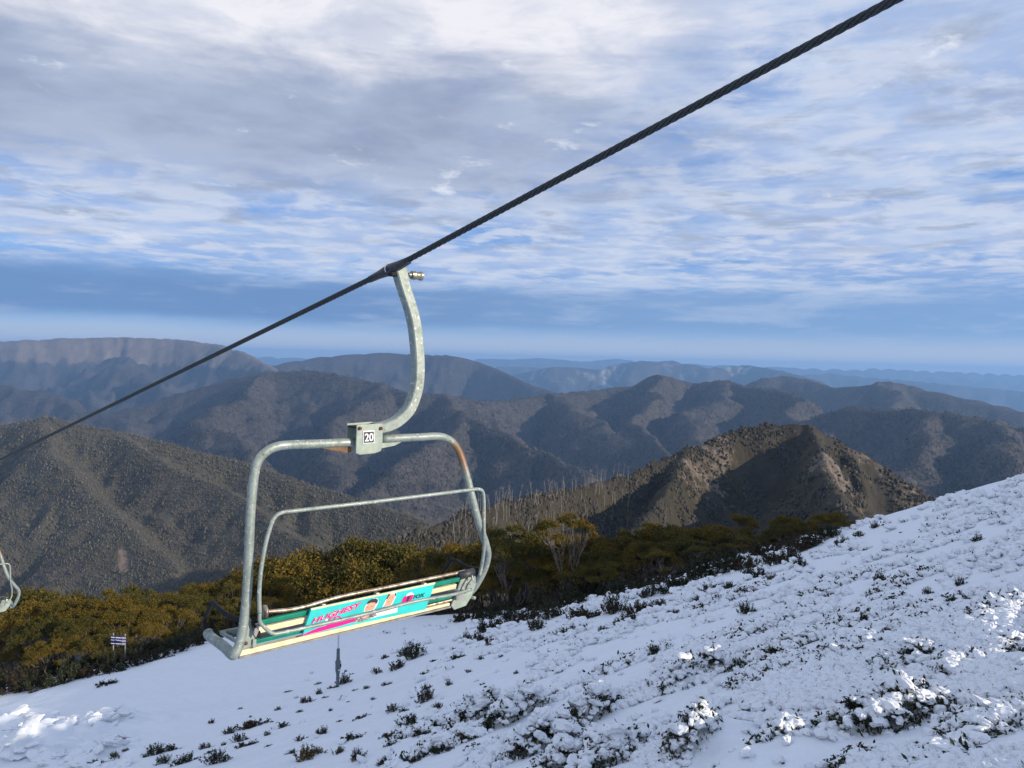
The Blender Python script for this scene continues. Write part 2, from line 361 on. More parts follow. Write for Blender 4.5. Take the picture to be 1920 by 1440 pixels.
rust = t.math('MULTIPLY', t.mr(t.math('ADD', dist, t.math('MULTIPLY', n3, 0.16)), 0.22, 0.13), 0.9)
cc = t.mix(rust, cc, t.mix(n2, (0.26, 0.13, 0.05), (0.15, 0.075, 0.035)))
finish(t, Base_Color=cc, Roughness=t.mr(n1, 0.3, 0.7, 0.42, 0.62), Metallic=0.25, Normal=bump(t, n2, 0.25, 0.004)); M['galv'] = m
M['rust'] = plain('rusty_steel', (0.24, 0.13, 0.06), (0.13, 0.08, 0.05), 30.0, 0.8, 0.1, 0.4)
M['plate'] = plain('painted_plate', (0.34, 0.41, 0.34), (0.26, 0.31, 0.28), 16.0, 0.55, 0.2, 0.1)
M['bolt'] = plain('rusty_bolt', (0.10, 0.03, 0.02), (0.20, 0.08, 0.05), 120.0, 0.7, 0.3)
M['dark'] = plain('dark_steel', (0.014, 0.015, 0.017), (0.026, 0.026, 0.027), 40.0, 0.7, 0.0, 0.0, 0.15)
M['gripsteel'] = plain('grip_steel', (0.07, 0.075, 0.08), (0.04, 0.042, 0.045), 50.0, 0.45, 0.4)
M['rubber'] = plain('black_rubber', (0.03, 0.032, 0.036), (0.05, 0.05, 0.055), 25.0, 0.5)
M['brass'] = plain('zinc_passivated', (0.36, 0.36, 0.28), (0.22, 0.21, 0.15), 60.0, 0.35, 0.7)
M['pipe'] = plain('worn_pipe', (0.46, 0.42, 0.35), (0.20, 0.15, 0.10), 24.0, 0.4, 0.55, 0.2)
M['green'] = plain('green_slat', (0.004, 0.24, 0.155), (0.004, 0.17, 0.11), 14.0, 0.5, 0.0, 0.05, 0.2)
M['cream'] = plain('cream_slat', (0.80, 0.73, 0.47), (0.66, 0.57, 0.35), 22.0, 0.5, 0.0, 0.05)
M['slat_dark'] = plain('seat_slat', (0.03, 0.07, 0.06), (0.05, 0.06, 0.05), 12.0, 0.6)
M['banner'] = plain('banner_teal', (0.01, 0.62, 0.60), (0.03, 0.50, 0.49), 9.0, 0.45, 0.0, 0.05)
M['pink'] = plain('print_pink', (0.80, 0.005, 0.24), (0.76, 0.005, 0.22), 8.0, 0.4)
M['pwhite'] = plain('print_white', (0.80, 0.82, 0.85), (0.76, 0.79, 0.84), 8.0, 0.45)
M['pblack'] = plain('print_black', (0.02, 0.018, 0.03), (0.03, 0.03, 0.04), 30.0, 0.45)
M['skin'] = plain('print_skin', (0.68, 0.38, 0.26), (0.62, 0.32, 0.21), 30.0, 0.5)
M['skin_dk'] = plain('print_skin_dark', (0.36, 0.14, 0.10), (0.32, 0.12, 0.09), 30.0, 0.5)  # darker printed skin tone for brows and mouth
M['plaid'] = plain('print_plaid', (0.05, 0.04, 0.05), (0.50, 0.42, 0.42), 70.0, 0.5)
M['navy'] = plain('sign_navy', (0.012, 0.015, 0.12), (0.012, 0.014, 0.10), 5.0, 0.5)
M['post'] = plain('weathered_post', (0.30, 0.30, 0.29), (0.20, 0.20, 0.20), 20.0, 0.8)
M['gunsteel'] = plain('snow_gun_steel', (0.13, 0.17, 0.19), (0.09, 0.12, 0.14), 9.0, 0.5, 0.4)
M['alu'] = plain('bright_aluminium', (0.70, 0.72, 0.74), (0.55, 0.57, 0.60), 12.0, 0.28, 0.8)
M['rope'] = plain('wire_rope', (0.055, 0.065, 0.065), (0.035, 0.038, 0.04), 180.0, 0.5, 0.45, 0.3)

# snow
m, t = new_mat('snow'); ob = t.n('ShaderNodeTexCoord').outputs['Object']
a1 = t.noise(ob, 26.0, 6.0, 0.62); a2 = t.noise(ob, 3.2, 5.0, 0.55)
rp = t.noise(t.n('ShaderNodeVectorMath', {0: ob, 1: (1.6, 6.5, 3.0)}, operation='MULTIPLY').outputs[0], 1.0, 5.0, 0.6, 0.6)
hh = t.math('ADD', t.math('ADD', t.math('MULTIPLY', a2, 0.6), t.math('MULTIPLY', a1, 0.2)), t.math('MULTIPLY', rp, 0.45))
cc = t.mix(t.mr(a2, 0.3, 0.7), (0.83, 0.865, 0.90), (0.79, 0.835, 0.885))
finish(t, Base_Color=cc, Roughness=0.55, Normal=bump(t, hh, 0.5, 0.10)); M['snow'] = m
m, t = new_mat('lump_snow'); ob = t.n('ShaderNodeTexCoord').outputs['Object']
a1 = t.noise(ob, 30.0, 5.0, 0.6)
finish(t, Base_Color=t.mix(a1, (0.85, 0.875, 0.905), (0.81, 0.845, 0.89)), Roughness=0.5, Normal=bump(t, a1, 0.3, 0.02)); M['lump'] = m
# leaves
def leaf_mat(name, ca, cb, cdark, sc=1.1):
    m, t = new_mat(name); ob = t.n('ShaderNodeTexCoord').outputs['Object']; oi = t.n('ShaderNodeObjectInfo').outputs['Random']
    n1 = t.noise(ob, sc, 3.0, 0.6); n2 = t.noise(ob, sc * 9, 2.0, 0.5)
    c0 = t.mix(t.mr(t.math('ADD', n1, t.math('MULTIPLY', t.math('SUBTRACT', oi, 0.5), 0.35)), 0.38, 0.62), ca, cb)
    c0 = t.mix(t.mr(n2, 0.52, 0.66), c0, cdark)
    bs = t.n('ShaderNodeBsdfPrincipled', {'Base Color': c0, 'Roughness': 0.55, 'Specular IOR Level': 0.12})
    tr = t.n('ShaderNodeBsdfTranslucent', {'Color': c0})
    mx = t.n('ShaderNodeMixShader', {0: 0.07, 1: bs.outputs[0], 2: tr.outputs[0]})
    t.n('ShaderNodeOutputMaterial', {'Surface': mx.outputs[0]}); M[name] = m
leaf_mat('gum_leaf', (0.165, 0.115, 0.018), (0.078, 0.074, 0.017), (0.024, 0.028, 0.010))
leaf_mat('shrub_leaf', (0.030, 0.040, 0.020), (0.050, 0.036, 0.022), (0.016, 0.020, 0.012), 3.0)
leaf_mat('shrub_gold', (0.120, 0.085, 0.020), (0.080, 0.070, 0.020), (0.05, 0.035, 0.014), 3.0)
leaf_mat('shrub_brown', (0.060, 0.035, 0.020), (0.045, 0.032, 0.020), (0.02, 0.015, 0.01), 3.0)
M['bark'] = plain('snow_gum_bark', (0.19, 0.16, 0.13), (0.09, 0.07, 0.055), 5.0, 0.8, 0.0, 0.3)
M['deadwood'] = plain('dead_wood', (0.30, 0.28, 0.26), (0.18, 0.165, 0.15), 0.6, 0.85)
M['twig'] = plain('twig', (0.07, 0.05, 0.035), (0.04, 0.03, 0.025), 9.0, 0.9)

# hills: bare winter eucalypt forest, heath, rock and snow by cover
m, t = new_mat('hill_cover'); pos = t.n('ShaderNodeNewGeometry').outputs['Position']
def attr(nm): return t.n('ShaderNodeAttribute', attribute_name=nm, attribute_type='GEOMETRY').outputs['Fac']
rock, snowc, olive, far = attr('rock'), attr('snowy'), attr('olive'), attr('far')
f1 = t.noise(pos, 0.045, 4.0, 0.7); f2 = t.noise(pos, 0.0035, 5.0, 0.6); f3 = t.noise(pos, 0.012, 5.0, 0.65)
cc = t.mix(t.mr(f2, 0.36, 0.66), (0.060, 0.054, 0.053), (0.076, 0.068, 0.065))
cc = t.mix(t.math('MULTIPLY', t.mr(f3, 0.45, 0.62), 0.6), cc, (0.040, 0.040, 0.032))
cc = t.mix(t.math('MULTIPLY', olive, t.mr(f3, 0.35, 0.6)), cc, (0.070, 0.064, 0.036))
cc = t.mix(t.mr(f1, 0.50, 0.70), cc, t.mix(0.55, cc, (0.13, 0.115, 0.10)))
cc = t.mix(t.math('MULTIPLY', t.mr(f1, 0.48, 0.34), 0.6), cc, (0.018, 0.020, 0.018))
ps = t.n('ShaderNodeVectorMath', {0: pos, 1: (1.0, 1.0, 0.7)}, operation='MULTIPLY').outputs[0]
cc = t.mix(t.math('MULTIPLY', far, 0.55), cc, (0.115, 0.110, 0.085))  # left hill painted paler to make up for weak sunlight on its face
cc = t.mix(t.math('MULTIPLY', attr('heathy'), 0.65), cc, t.mix(f3, (0.030, 0.028, 0.018), (0.050, 0.042, 0.026)))
f4 = t.noise(ps, 0.011, 8.0, 0.70); f5 = t.noise(pos, 0.11, 5.0, 0.7)
f4 = t.mr(t.math('ADD', t.math('MULTIPLY', f4, 0.6), t.math('MULTIPLY', f5, 0.4)), 0.25, 0.75, 0.0, 1.0, 'LINEAR')
cc = t.mix(t.mr(t.math('ADD', rock, t.math('MULTIPLY', t.math('SUBTRACT', f4, 0.5), 0.8)), 0.42, 0.60), cc, t.mix(f4, (0.075, 0.06, 0.05), (0.25, 0.205, 0.165)))
cc = t.mix(t.mr(t.math('ADD', snowc, t.math('MULTIPLY', t.math('SUBTRACT', f2, 0.5), 1.6)), 0.5, 1.0), cc, (0.36, 0.37, 0.38))
cc = t.mix(attr('scar'), cc, t.mix(f5, (0.22, 0.15, 0.11), (0.34, 0.25, 0.19)))
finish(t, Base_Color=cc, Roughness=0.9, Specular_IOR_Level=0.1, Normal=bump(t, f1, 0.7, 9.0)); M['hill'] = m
m, t = new_mat('forest_tint'); at_ = t.n('ShaderNodeAttribute', attribute_name='tint', attribute_type='GEOMETRY').outputs['Fac']
cc = t.ramp(at_, [(0.0, (0.036, 0.040, 0.032)), (0.30, (0.070, 0.062, 0.058)), (0.55, (0.105, 0.092, 0.084)), (0.72, (0.090, 0.086, 0.048)), (0.84, (0.10, 0.09, 0.06)), (0.92, (0.14, 0.13, 0.12)), (1.0, (0.19, 0.18, 0.165))])
finish(t, Base_Color=cc, Roughness=0.9, Specular_IOR_Level=0.1); M['forest'] = m

# ------------------------------------------------------------------ the snow slope
rng = np.random.RandomState(11)
th = np.concatenate([np.linspace(-math.pi, -0.80, 60, endpoint=False), np.linspace(-0.80, 0.80, 430, endpoint=False), np.linspace(0.80, math.pi, 61)])
rr = np.concatenate([np.exp(np.linspace(math.log(0.4), math.log(6.0), 36, endpoint=False)), np.exp(np.linspace(math.log(6.0), math.log(60.0), 420, endpoint=False)), np.exp(np.linspace(math.log(60.0), math.log(125.0), 30))])
T, RR = np.meshgrid(th, rr, indexing='ij'); gx = np.sin(T) * RR; gy = np.cos(T) * RR
gz = ground(gx, gy)
me = mesh_np('snow_slope', np.stack([gx.ravel(), gy.ravel(), gz.ravel()], 1), grid_faces(len(th), len(rr))[:, ::-1], M['snow'], True)
tag(link(bpy.data.objects.new('snow_slope', me)), 'snow-covered mountain slope falling away to the left', 'snow', kind='structure')

# dark heath floor under the tree belt, added to cut bounce and deepen shade
m, t = new_mat('shade_litter'); ob = t.n('ShaderNodeTexCoord').outputs['Object']
finish(t, Base_Color=t.mix(t.noise(ob, 3.0, 5.0, 0.65), (0.012, 0.011, 0.008), (0.030, 0.026, 0.018)), Roughness=0.95, Specular_IOR_Level=0.1); M['shade_litter'] = m
BASX = [-120, 0, 100, 200, 300, 380, 500, 650, 800, 900, 1000, 1100, 1200, 1300, 1400, 1480, 1570]
BASY = [1300, 1285, 1268, 1248, 1222, 1196, 1180, 1165, 1152, 1146, 1140, 1122, 1100, 1072, 1045, 1022, 1000]
pxs = np.linspace(-160, 1570, 150); fV = np.zeros((150, 30, 3))
for i, px in enumerate(pxs):
    g = ground_hit(px, np.interp(px, BASX, BASY) + 2, 8.0, 90.0); hdir = g[:2] / np.hypot(*g[:2])
    dd_ = np.linspace(-0.2 + 0.9 * float(perlin(px / 37.0, 0.5)), 26, 30); fV[i, :, 0] = g[0] + hdir[0] * dd_; fV[i, :, 1] = g[1] + hdir[1] * dd_
fV[:, :, 2] = ground(fV[:, :, 0], fV[:, :, 1]) + 0.05
fV[:, 0, 2] -= 0.12
me = mesh_np('forest_floor', fV.reshape(-1, 3), grid_faces(150, 30)[:, ::-1], M['shade_litter'], True)
tag(link(bpy.data.objects.new('forest_floor', me)), 'dark heath floor added to deepen the shade under the snow gum belt', 'ground', kind='structure')

# ------------------------------------------------------------------ the ranges
th = np.linspace(-0.78, 0.78, 610); rr = np.exp(np.linspace(math.log(60.0), math.log(46000.0), 730))
T, RR = np.meshgrid(th, rr, indexing='ij'); hx = np.sin(T) * RR; hy = np.cos(T) * RR
hz, hd = hills_height(hx, hy)
near = smooth(260, 70, RR)
hz = hz * (1 - near) + near * np.minimum(hz, slope_soft(np.clip(hx, -90, 90), np.clip(hy, 0, 110)) - 9)
dpx, _d = _polyline_dist(hx, hy, _crest_w['plateau'][0])
zpl = at(230, 632, 12000)[2]
rock = 0.8 * smooth(900, 250, dpx) * smooth(zpl - 560, zpl - 330, hz) * (RR > 9000)
dk, _d = _polyline_dist(hx, hy, np.array([at(*p) for p in [(1345, 822, 845), (1310, 850, 800), (1270, 885, 740)]]))
rock = np.maximum(rock, 0.50 * smooth(50, 4, dk))
dk, _d = _polyline_dist(hx, hy, np.array([at(*p) for p in [(1550, 840, 780), (1570, 880, 700), (1600, 915, 640), (1640, 930, 620)]]))
rock = np.maximum(rock, 0.46 * smooth(70, 4, dk))
dk, _d = _polyline_dist(hx, hy, np.array([at(*p) for p in [(1600, 845, 852), (1680, 900, 835), (1730, 935, 820)]]))
rock = np.maximum(rock, 0.46 * smooth(70, 4, dk))
scar = np.zeros_like(rock)
for (px, py, dep, rad, val) in [(228, 1060, 0, 9, 1.4), (175, 800, 0, 16, 0.42)]:     # landslip scar and bare ground on the left hill
    pr = ray(px, py); az = math.atan2(pr[0], pr[1]); i = int(np.argmin(np.abs(th - az)))
    e = hz[i] / rr; hit = np.argmax((e > pr[2] / math.hypot(pr[0], pr[1])) & (rr > 700)); q = (hx[i, hit], hy[i, hit], hz[i, hit])
    # long axis runs down the slope, towards the viewer
    dirr = np.array(q[:2]) / np.hypot(*q[:2]); ddx = hx - q[0]; ddy = hy - q[1]
    al = ddx * dirr[0] + ddy * dirr[1]; ac = ddx * dirr[1] - ddy * dirr[0]
    mk_ = smooth(1.0, 0.5, np.sqrt((al / (rad * 5.0)) ** 2 + ((ac + al * 0.12) / rad) ** 2)); rock = np.maximum(rock, val * mk_); scar = np.maximum(scar, mk_ * (val > 1))
ds, _d = _polyline_dist(hx, hy, _crest_w['snowy'][0])
snowy = smooth(1500, 100, ds) * smooth(-1, 0.3, fbm(hx / 1500, hy / 1500, 3)) * 0.62
dl, _d = _polyline_dist(hx, hy, _crest_w['left_hill'][0]); dla, _d = _polyline_dist(hx, hy, _crest_w['left_hill_a'][0])
dn, _d = _polyline_dist(hx, hy, _crest_w['near_hill'][0])
olive = np.maximum(np.maximum(smooth(260, 20, dl), smooth(110, 15, dla)), np.maximum(0.4 * smooth(160, 10, dn), 0.5 * (RR < 1100))) * (RR < 4000)
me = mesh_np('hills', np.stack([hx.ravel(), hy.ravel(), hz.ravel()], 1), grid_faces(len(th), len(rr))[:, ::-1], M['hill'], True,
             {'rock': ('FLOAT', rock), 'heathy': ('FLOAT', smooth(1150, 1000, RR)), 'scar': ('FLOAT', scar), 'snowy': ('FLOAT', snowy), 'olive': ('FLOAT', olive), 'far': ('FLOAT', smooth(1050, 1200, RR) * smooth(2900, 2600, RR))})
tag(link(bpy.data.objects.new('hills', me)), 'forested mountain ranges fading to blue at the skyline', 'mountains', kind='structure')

# forest on the hills: visible ground only, one small crown or bare spire per tree
elev = hz / RR
run = np.maximum.accumulate(elev, axis=1)
vis = elev >= run - 0.004 * (400 / np.maximum(RR, 400)) - 0.0006
pxa = np.zeros_like(RR); pxa[:, 1:] = np.maximum(elev[:, 1:] - run[:, :-1], 0.0) + 0.00012
wgt = np.where(vis & (RR > 300) & (RR < 6500) & (rock < 0.75), pxa, 0.0)
wgt *= np.where(RR < 1100, 0.72 * smooth(-0.35, 0.25, fbm(hx / 45, hy / 45, 3)), 1.0)
wgt *= np.where((RR > 1100) & (RR < 2700), 1.5 + 0.6 * smooth(-0.4, 0.3, fbm(hx / 130, hy / 130, 3)), 1.0)
wgt = (wgt / wgt.sum()).ravel()
NT_ = 128000
pick = rng.choice(wgt.size, NT_, p=wgt); ti, ri = np.unravel_index(pick, RR.shape)
fa = th[ti] + (rng.rand(NT_) - 0.5) * (th[1] - th[0]); fr = rr[ri] * np.exp((rng.rand(NT_) - 0.5) * (math.log(rr[1] / rr[0])))
fx = np.sin(fa) * fr; fy = np.cos(fa) * fr
u_ = (fa - th[0]) / (th[1] - th[0]); v_ = np.log(fr / rr[0]) / math.log(rr[1] / rr[0])
i0 = np.clip(u_.astype(int), 0, len(th) - 2); j0 = np.clip(v_.astype(int), 0, len(rr) - 2); fu = u_ - i0; fv = v_ - j0
def bil(A): return A[i0, j0] * (1 - fu) * (1 - fv) + A[i0 + 1, j0] * fu * (1 - fv) + A[i0, j0 + 1] * (1 - fu) * fv + A[i0 + 1, j0 + 1] * fu * fv
fz = bil(hz); ol = bil(olive)
clump = fbm(fx / 120, fy / 120, 3)
tint = np.clip(0.30 + 0.22 * clump + np.where((fr > 1150) & (fr < 2700), 0.15, 0.24) * rng.randn(NT_) + 0.30 * ol * (rng.rand(NT_) < 0.6), 0, 0.9)
spire = rng.rand(NT_) < np.where(fr < 2700, 0.20, 0.30)
tint = np.clip(tint - 0.07 * (fr > 2700) + 0.34 * ((fr > 1150) & (fr < 2700)) - 0.24 * (fr < 1100), 0, 0.9)  # paler tint on left-hill trees stands in for sunlight the slope lacks
tint = np.where(spire, 0.84 + 0.13 * rng.rand(NT_), tint)
big = np.clip(fr / 1700.0, 0.40, 1.9)
hh_ = (4.5 + 4.5 * rng.rand(NT_)) * big ** 0.85; ww_ = (0.9 + 1.2 * rng.rand(NT_)) * big ** 0.85
vary = np.exp(0.28 * rng.randn(NT_)) * np.where((fr > 1150) & (fr < 2700), 0.66, 1.0); hh_ *= vary; ww_ *= vary
hh_ = np.where(spire, hh_ * 1.15, hh_); ww_ = np.where(spire, 0.32 * big ** 0.9, ww_)
ang = np.linspace(0, 2 * math.pi, 5, endpoint=False)
ph = rng.rand(NT_) * 6.28
ring = np.stack([np.cos(ang[None, :] + ph[:, None]), np.sin(ang[None, :] + ph[:, None])], -1) * (ww_[:, None, None] * (0.7 + 0.6 * rng.rand(NT_, 5, 1)))
ww_ = np.where(fr < 1150, ww_ * 1.2, ww_); nr_ = (fr < 1150) & ~spire; hh_ = np.where(fr < 1150, np.minimum(hh_, 4.6), hh_)
V = np.zeros((NT_, 6, 3))
V[:, :5, 0] = fx[:, None] + ring[:, :, 0]; V[:, :5, 1] = fy[:, None] + ring[:, :, 1]; V[:, :5, 2] = fz[:, None] + hh_[:, None] * np.where(spire[:, None], -0.02, 0.10 + 0.45 * rng.rand(NT_, 5))
V[:, 5] = np.stack([fx + 0.25 * ww_ * rng.randn(NT_), fy + 0.25 * ww_ * rng.randn(NT_), fz + hh_], 1)
tri = np.array([[i, (i + 1) % 5, 5] for i in range(5)])
Vf = V[~nr_]; n0 = len(Vf); Fc = (tri[None] + (np.arange(n0) * 6)[:, None, None]).reshape(-1, 3)
Vn = np.zeros((int(nr_.sum()), 11, 3)); n1 = len(Vn)       # bushes near by: foot ring, wide ring, low top
Vn[:, :5, :2] = V[nr_][:, :5, :2] * 0.65 + np.stack([fx, fy], 1)[nr_][:, None] * 0.35; Vn[:, :5, 2] = fz[nr_][:, None] - 0.4
Vn[:, 5:10, :2] = V[nr_][:, :5, :2] * 1.25 - np.stack([fx, fy], 1)[nr_][:, None] * 0.25; Vn[:, 5:10, 2] = fz[nr_][:, None] + (hh_[nr_] * 0.62)[:, None] * (0.5 + 0.45 * rng.rand(n1, 5))
Vn[:, 10] = V[nr_][:, 5] - np.stack([0 * fz, 0 * fz, hh_ * 0.38], 1)[nr_]
tn_ = np.array([[i, (i + 1) % 5, 5 + i] for i in range(5)] + [[(i + 1) % 5, 5 + (i + 1) % 5, 5 + i] for i in range(5)] + [[5 + i, 5 + (i + 1) % 5, 10] for i in range(5)])
Fc = np.concatenate([Fc, (tn_[None] + (np.arange(n1) * 11 + n0 * 6)[:, None, None]).reshape(-1, 3)])
V = np.concatenate([Vf.reshape(-1, 3), Vn.reshape(-1, 3)]); tint_v = np.concatenate([np.repeat(tint[~nr_], 6), np.repeat(tint[nr_], 11)])
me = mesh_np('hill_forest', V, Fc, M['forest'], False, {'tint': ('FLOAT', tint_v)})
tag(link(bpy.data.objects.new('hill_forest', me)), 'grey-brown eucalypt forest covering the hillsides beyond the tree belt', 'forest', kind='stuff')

# the air between: one closed box of pale haze round everything
top = float(max(hz.max(), gz.max())) + 15.0; bot = float(min(hz.min(), gz.min())) - 1.0
hb = 47000.0
hv = [(sx * hb, sy * hb, z) for z in (bot, top) for sx, sy in ((-1, -1), (1, -1), (1, 1), (-1, 1))]
m, t = new_mat('haze'); pv = t.n('ShaderNodeVolumePrincipled', {'Color': (0.33, 0.60, 1.0, 1), 'Density': HAZE, 'Anisotropy': 0.15})
t.n('ShaderNodeOutputMaterial', {'Volume': pv.outputs[0]})
hz_o = mesh_obj('haze', hv, [(3, 2, 1, 0), (4, 5, 6, 7), (0, 1, 5, 4), (1, 2, 6, 5), (2, 3, 7, 6), (3, 0, 4, 7)], m)
tag(hz_o, 'thin blue haze filling the valleys', 'haze', kind='stuff')

# ------------------------------------------------------------------ chairlift: rope and chairs
def catmull(pts, n=8):
    P = [np.array(p, float) for p in pts]; P = [2 * P[0] - P[1]] + P + [2 * P[-1] - P[-2]]; out = []
    for i in range(1, len(P) - 2):
        for k in range(n):
            s = k / n
            out.append(0.5 * (2 * P[i] + (P[i + 1] - P[i - 1]) * s + (2 * P[i - 1] - 5 * P[i] + 4 * P[i + 1] - P[i + 2]) * s * s + (3 * P[i] - P[i - 1] - 3 * P[i + 1] + P[i + 2]) * s ** 3))
    out.append(P[-2]); return np.array(out)
def tube_geo(path, rad, seg=12, caps=True):
    path = np.asarray(path, float); n = len(path)
    rad = np.broadcast_to(np.asarray(rad, float), (n,))
    tan = np.gradient(path, axis=0); tan /= np.linalg.norm(tan, axis=1)[:, None] + 1e-12
    ref = np.array([0, 0, 1.0]) if abs(tan[0][2]) < 0.9 else np.array([1.0, 0, 0])
    V = []; nrm = np.cross(tan[0], ref); nrm /= np.linalg.norm(nrm)
    for i in range(n):
        nrm = nrm - tan[i] * (nrm @ tan[i]); nrm /= np.linalg.norm(nrm) + 1e-12
        b = np.cross(tan[i], nrm)
        for k in range(seg):
            a = 2 * math.pi * k / seg; V.append(path[i] + rad[i] * (math.cos(a) * nrm + math.sin(a) * b))
    Fq = [(i * seg + k, i * seg + (k + 1) % seg, (i + 1) * seg + (k + 1) % seg, (i + 1) * seg + k) for i in range(n - 1) for k in range(seg)]
    if caps: Fq += [tuple(range(seg - 1, -1, -1)), tuple((n - 1) * seg + k for k in range(seg))]
    return V, Fq
def tube(name, pts, rad, mat, parent, n=8, seg=12, straight=False):
    path = np.array(pts, float) if straight else catmull(pts, n)
    if np.ndim(rad): rad = np.interp(np.linspace(0, 1, len(path)), np.linspace(0, 1, len(rad)), rad)
    V, Fq = tube_geo(path, rad, seg); return mesh_obj(name, V, Fq, mat, parent, True)
def prism(name, poly, y0, y1, mat, parent, bevel=0.003):
    """outline in the chair's back plane (x across, z up) given depth from y0 to y1"""
    n = len(poly); a = sum(poly[i][0] * poly[(i + 1) % n][1] - poly[(i + 1) % n][0] * poly[i][1] for i in range(n))
    if a < 0: poly = poly[::-1]
    V = [(p[0], y0, p[1]) for p in poly] + [(p[0], y1, p[1]) for p in poly]
    Fq = [tuple(range(n)), tuple(range(2 * n - 1, n - 1, -1))] + [(i, i + n, (i + 1) % n + n, (i + 1) % n) for i in range(n)]
    o = mesh_obj(name, V, Fq, mat, parent)
    if bevel:
        b = o.modifiers.new('edge', 'BEVEL'); b.width = bevel; b.segments = 2; b.limit_method = 'ANGLE'
    return o
def box_mesh(name, lo, hi, mat, parent, bevel=0.004):
    V = [(x, y, z) for z in (lo[2], hi[2]) for x, y in ((lo[0], lo[1]), (hi[0], lo[1]), (hi[0], hi[1]), (lo[0], hi[1]))]
    o = mesh_obj(name, V, [(3, 2, 1, 0), (4, 5, 6, 7), (0, 1, 5, 4), (1, 2, 6, 5), (2, 3, 7, 6), (3, 0, 4, 7)], mat, parent)
    if bevel:
        b = o.modifiers.new('edge', 'BEVEL'); b.width = bevel; b.segments = 2
    return o

GRIP = at(736, 503, 4.3)                               # where the chair hangs from the rope
ROPE_AZ = math.radians(47.3)
rope_h = np.array([-math.sin(ROPE_AZ), math.cos(ROPE_AZ), 0.0])
_rl = ray(0, 862); _s = (GRIP[0] * _rl[1] - GRIP[1] * _rl[0]) / (_rl[0] * rope_h[1] - _rl[1] * rope_h[0])
_pt = (GRIP[1] + _s * rope_h[1]) / _rl[1] * _rl
rope_d = _pt - GRIP; rope_d /= np.linalg.norm(rope_d)
_ru = ray(1676, 0)                                       # uphill of the grip the loaded rope climbs a little more steeply
_s2 = (GRIP[0] * _ru[1] - GRIP[1] * _ru[0]) / (_ru[0] * rope_h[1] - _ru[1] * rope_h[0])
rope_u = (GRIP[1] + _s2 * rope_h[1]) / _ru[1] * _ru - GRIP; rope_u /= -np.linalg.norm(rope_u)
# six strands laid round the rope
ss = np.concatenate([np.arange(-11, -4.6, 0.05), np.arange(-4.6, 12.5, 0.016), np.arange(12.5, 40, 0.05)])
sn = np.cross(rope_d, [0, 0, 1.0]); sn /= np.linalg.norm(sn); sb = np.cross(sn, rope_d)
RV, RF = [], []
ro = empty('haul_rope', tuple(GRIP))
for k in range(6):
    a = 2 * math.pi * (k / 6.0 + ss / 0.235)
    path = (np.where(ss[:, None] > 0, ss[:, None] * rope_d, ss[:, None] * rope_u)) + 0.0104 * (np.cos(a)[:, None] * sn + np.sin(a)[:, None] * sb)
    n = len(ss); V = np.zeros((n, 7, 3))
    for q in range(7):
        b = 2 * math.pi * q / 7; V[:, q] = path + 0.0062 * (math.cos(b) * sn + math.sin(b) * sb)
    i = np.arange(n - 1)[:, None] * 7 + np.arange(7)[None, :]; j = np.arange(n - 1)[:, None] * 7 + (np.arange(7)[None, :] + 1) % 7
    me = mesh_np('strand', V.reshape(-1, 3), np.stack([i, j, j + 7, i + 7], -1).reshape(-1, 4), M['rope'], True)
    link(bpy.data.objects.new('strand', me), ro)
tag(ro, 'twisted dark steel haul rope running diagonally across the sky', 'cable')

CH_AZ = math.radians(51.0)
cu = np.array([math.sin(CH_AZ), math.cos(CH_AZ), 0.0]); cw = np.array([math.cos(CH_AZ), -math.sin(CH_AZ), 0.0])
def C(px, py, wo=0.0):
    """photo position on the plane w = wo of the chair -> chair coordinates (x across, y forward, z up)"""
    r = ray(px, py); tt = ((GRIP + cw * wo) @ cw) / (r @ cw); p = r * tt - GRIP
    return (float(p @ cu), float(-wo), float(p[2]))
def Cside(px, py, u0):
    """photo position on the chair's side plane x = u0"""
    r = ray(px, py); tt = ((GRIP + cu * u0) @ cu) / (r @ cu); p = r * tt - GRIP
    return (float(u0), float(-(p @ cw)), float(p[2]))
def C2(px, py, wo): a = C(px, py, wo); return (a[0], a[2])

chair = empty('chairlift_chair', tuple(GRIP), math.atan2(cu[1], cu[0]))
tag(chair, 'empty grey chairlift chair with teal advertising banner and number 20 plate', 'chairlift chair', 'chairs on the haul rope')

# grip on the rope
gd = np.array([rope_d @ cu, -(rope_d @ cw), rope_d[2]])                      # rope direction in chair coordinates
up = np.array([0, 0, 1.0]) - gd * gd[2]; up /= np.linalg.norm(up); sd_ = np.cross(gd, up)
def ropeframe(s, a, b): return gd * s + sd_ * a + up * b
cap = []
secs = [(-0.15, 0.010, 0.020), (-0.07, 0.018, 0.022), (0.0, 0.023, 0.028), (0.06, 0.023, 0.027), (0.14, 0.014, 0.021), (0.22, 0.010, 0.019)]
prof = [(-1, -0.9), (-1.0, 0.35), (-0.6, 0.95), (0.0, 1.1), (0.6, 0.95), (1.0, 0.35), (1, -0.9)]
for s, hw, hh2 in secs:
    for a, b in prof: cap.append(ropeframe(s, a * hw * 0.95, b * hh2))
np_ = len(prof)
gf = [(i * np_ + k, i * np_ + (k + 1) % np_, (i + 1) * np_ + (k + 1) % np_, (i + 1) * np_ + k) for i in range(len(secs) - 1) for k in range(np_)] + [tuple(range(np_ - 1, -1, -1)), tuple((len(secs) - 1) * np_ + k for k in range(np_))]
grip = mesh_obj('grip', cap, gf, M['gripsteel'], chair, True)
tube('grip_band', [ropeframe(0.03, 0.030 * math.cos(a), 0.036 * math.sin(a)) for a in np.linspace(-0.5, 3.6, 14)], 0.004, M['alu'], grip, 2, 6)
box_mesh('grip_jaw', (-0.02, -0.026, -0.045), (0.075, 0.026, -0.010), M['dark'], grip, 0.008)
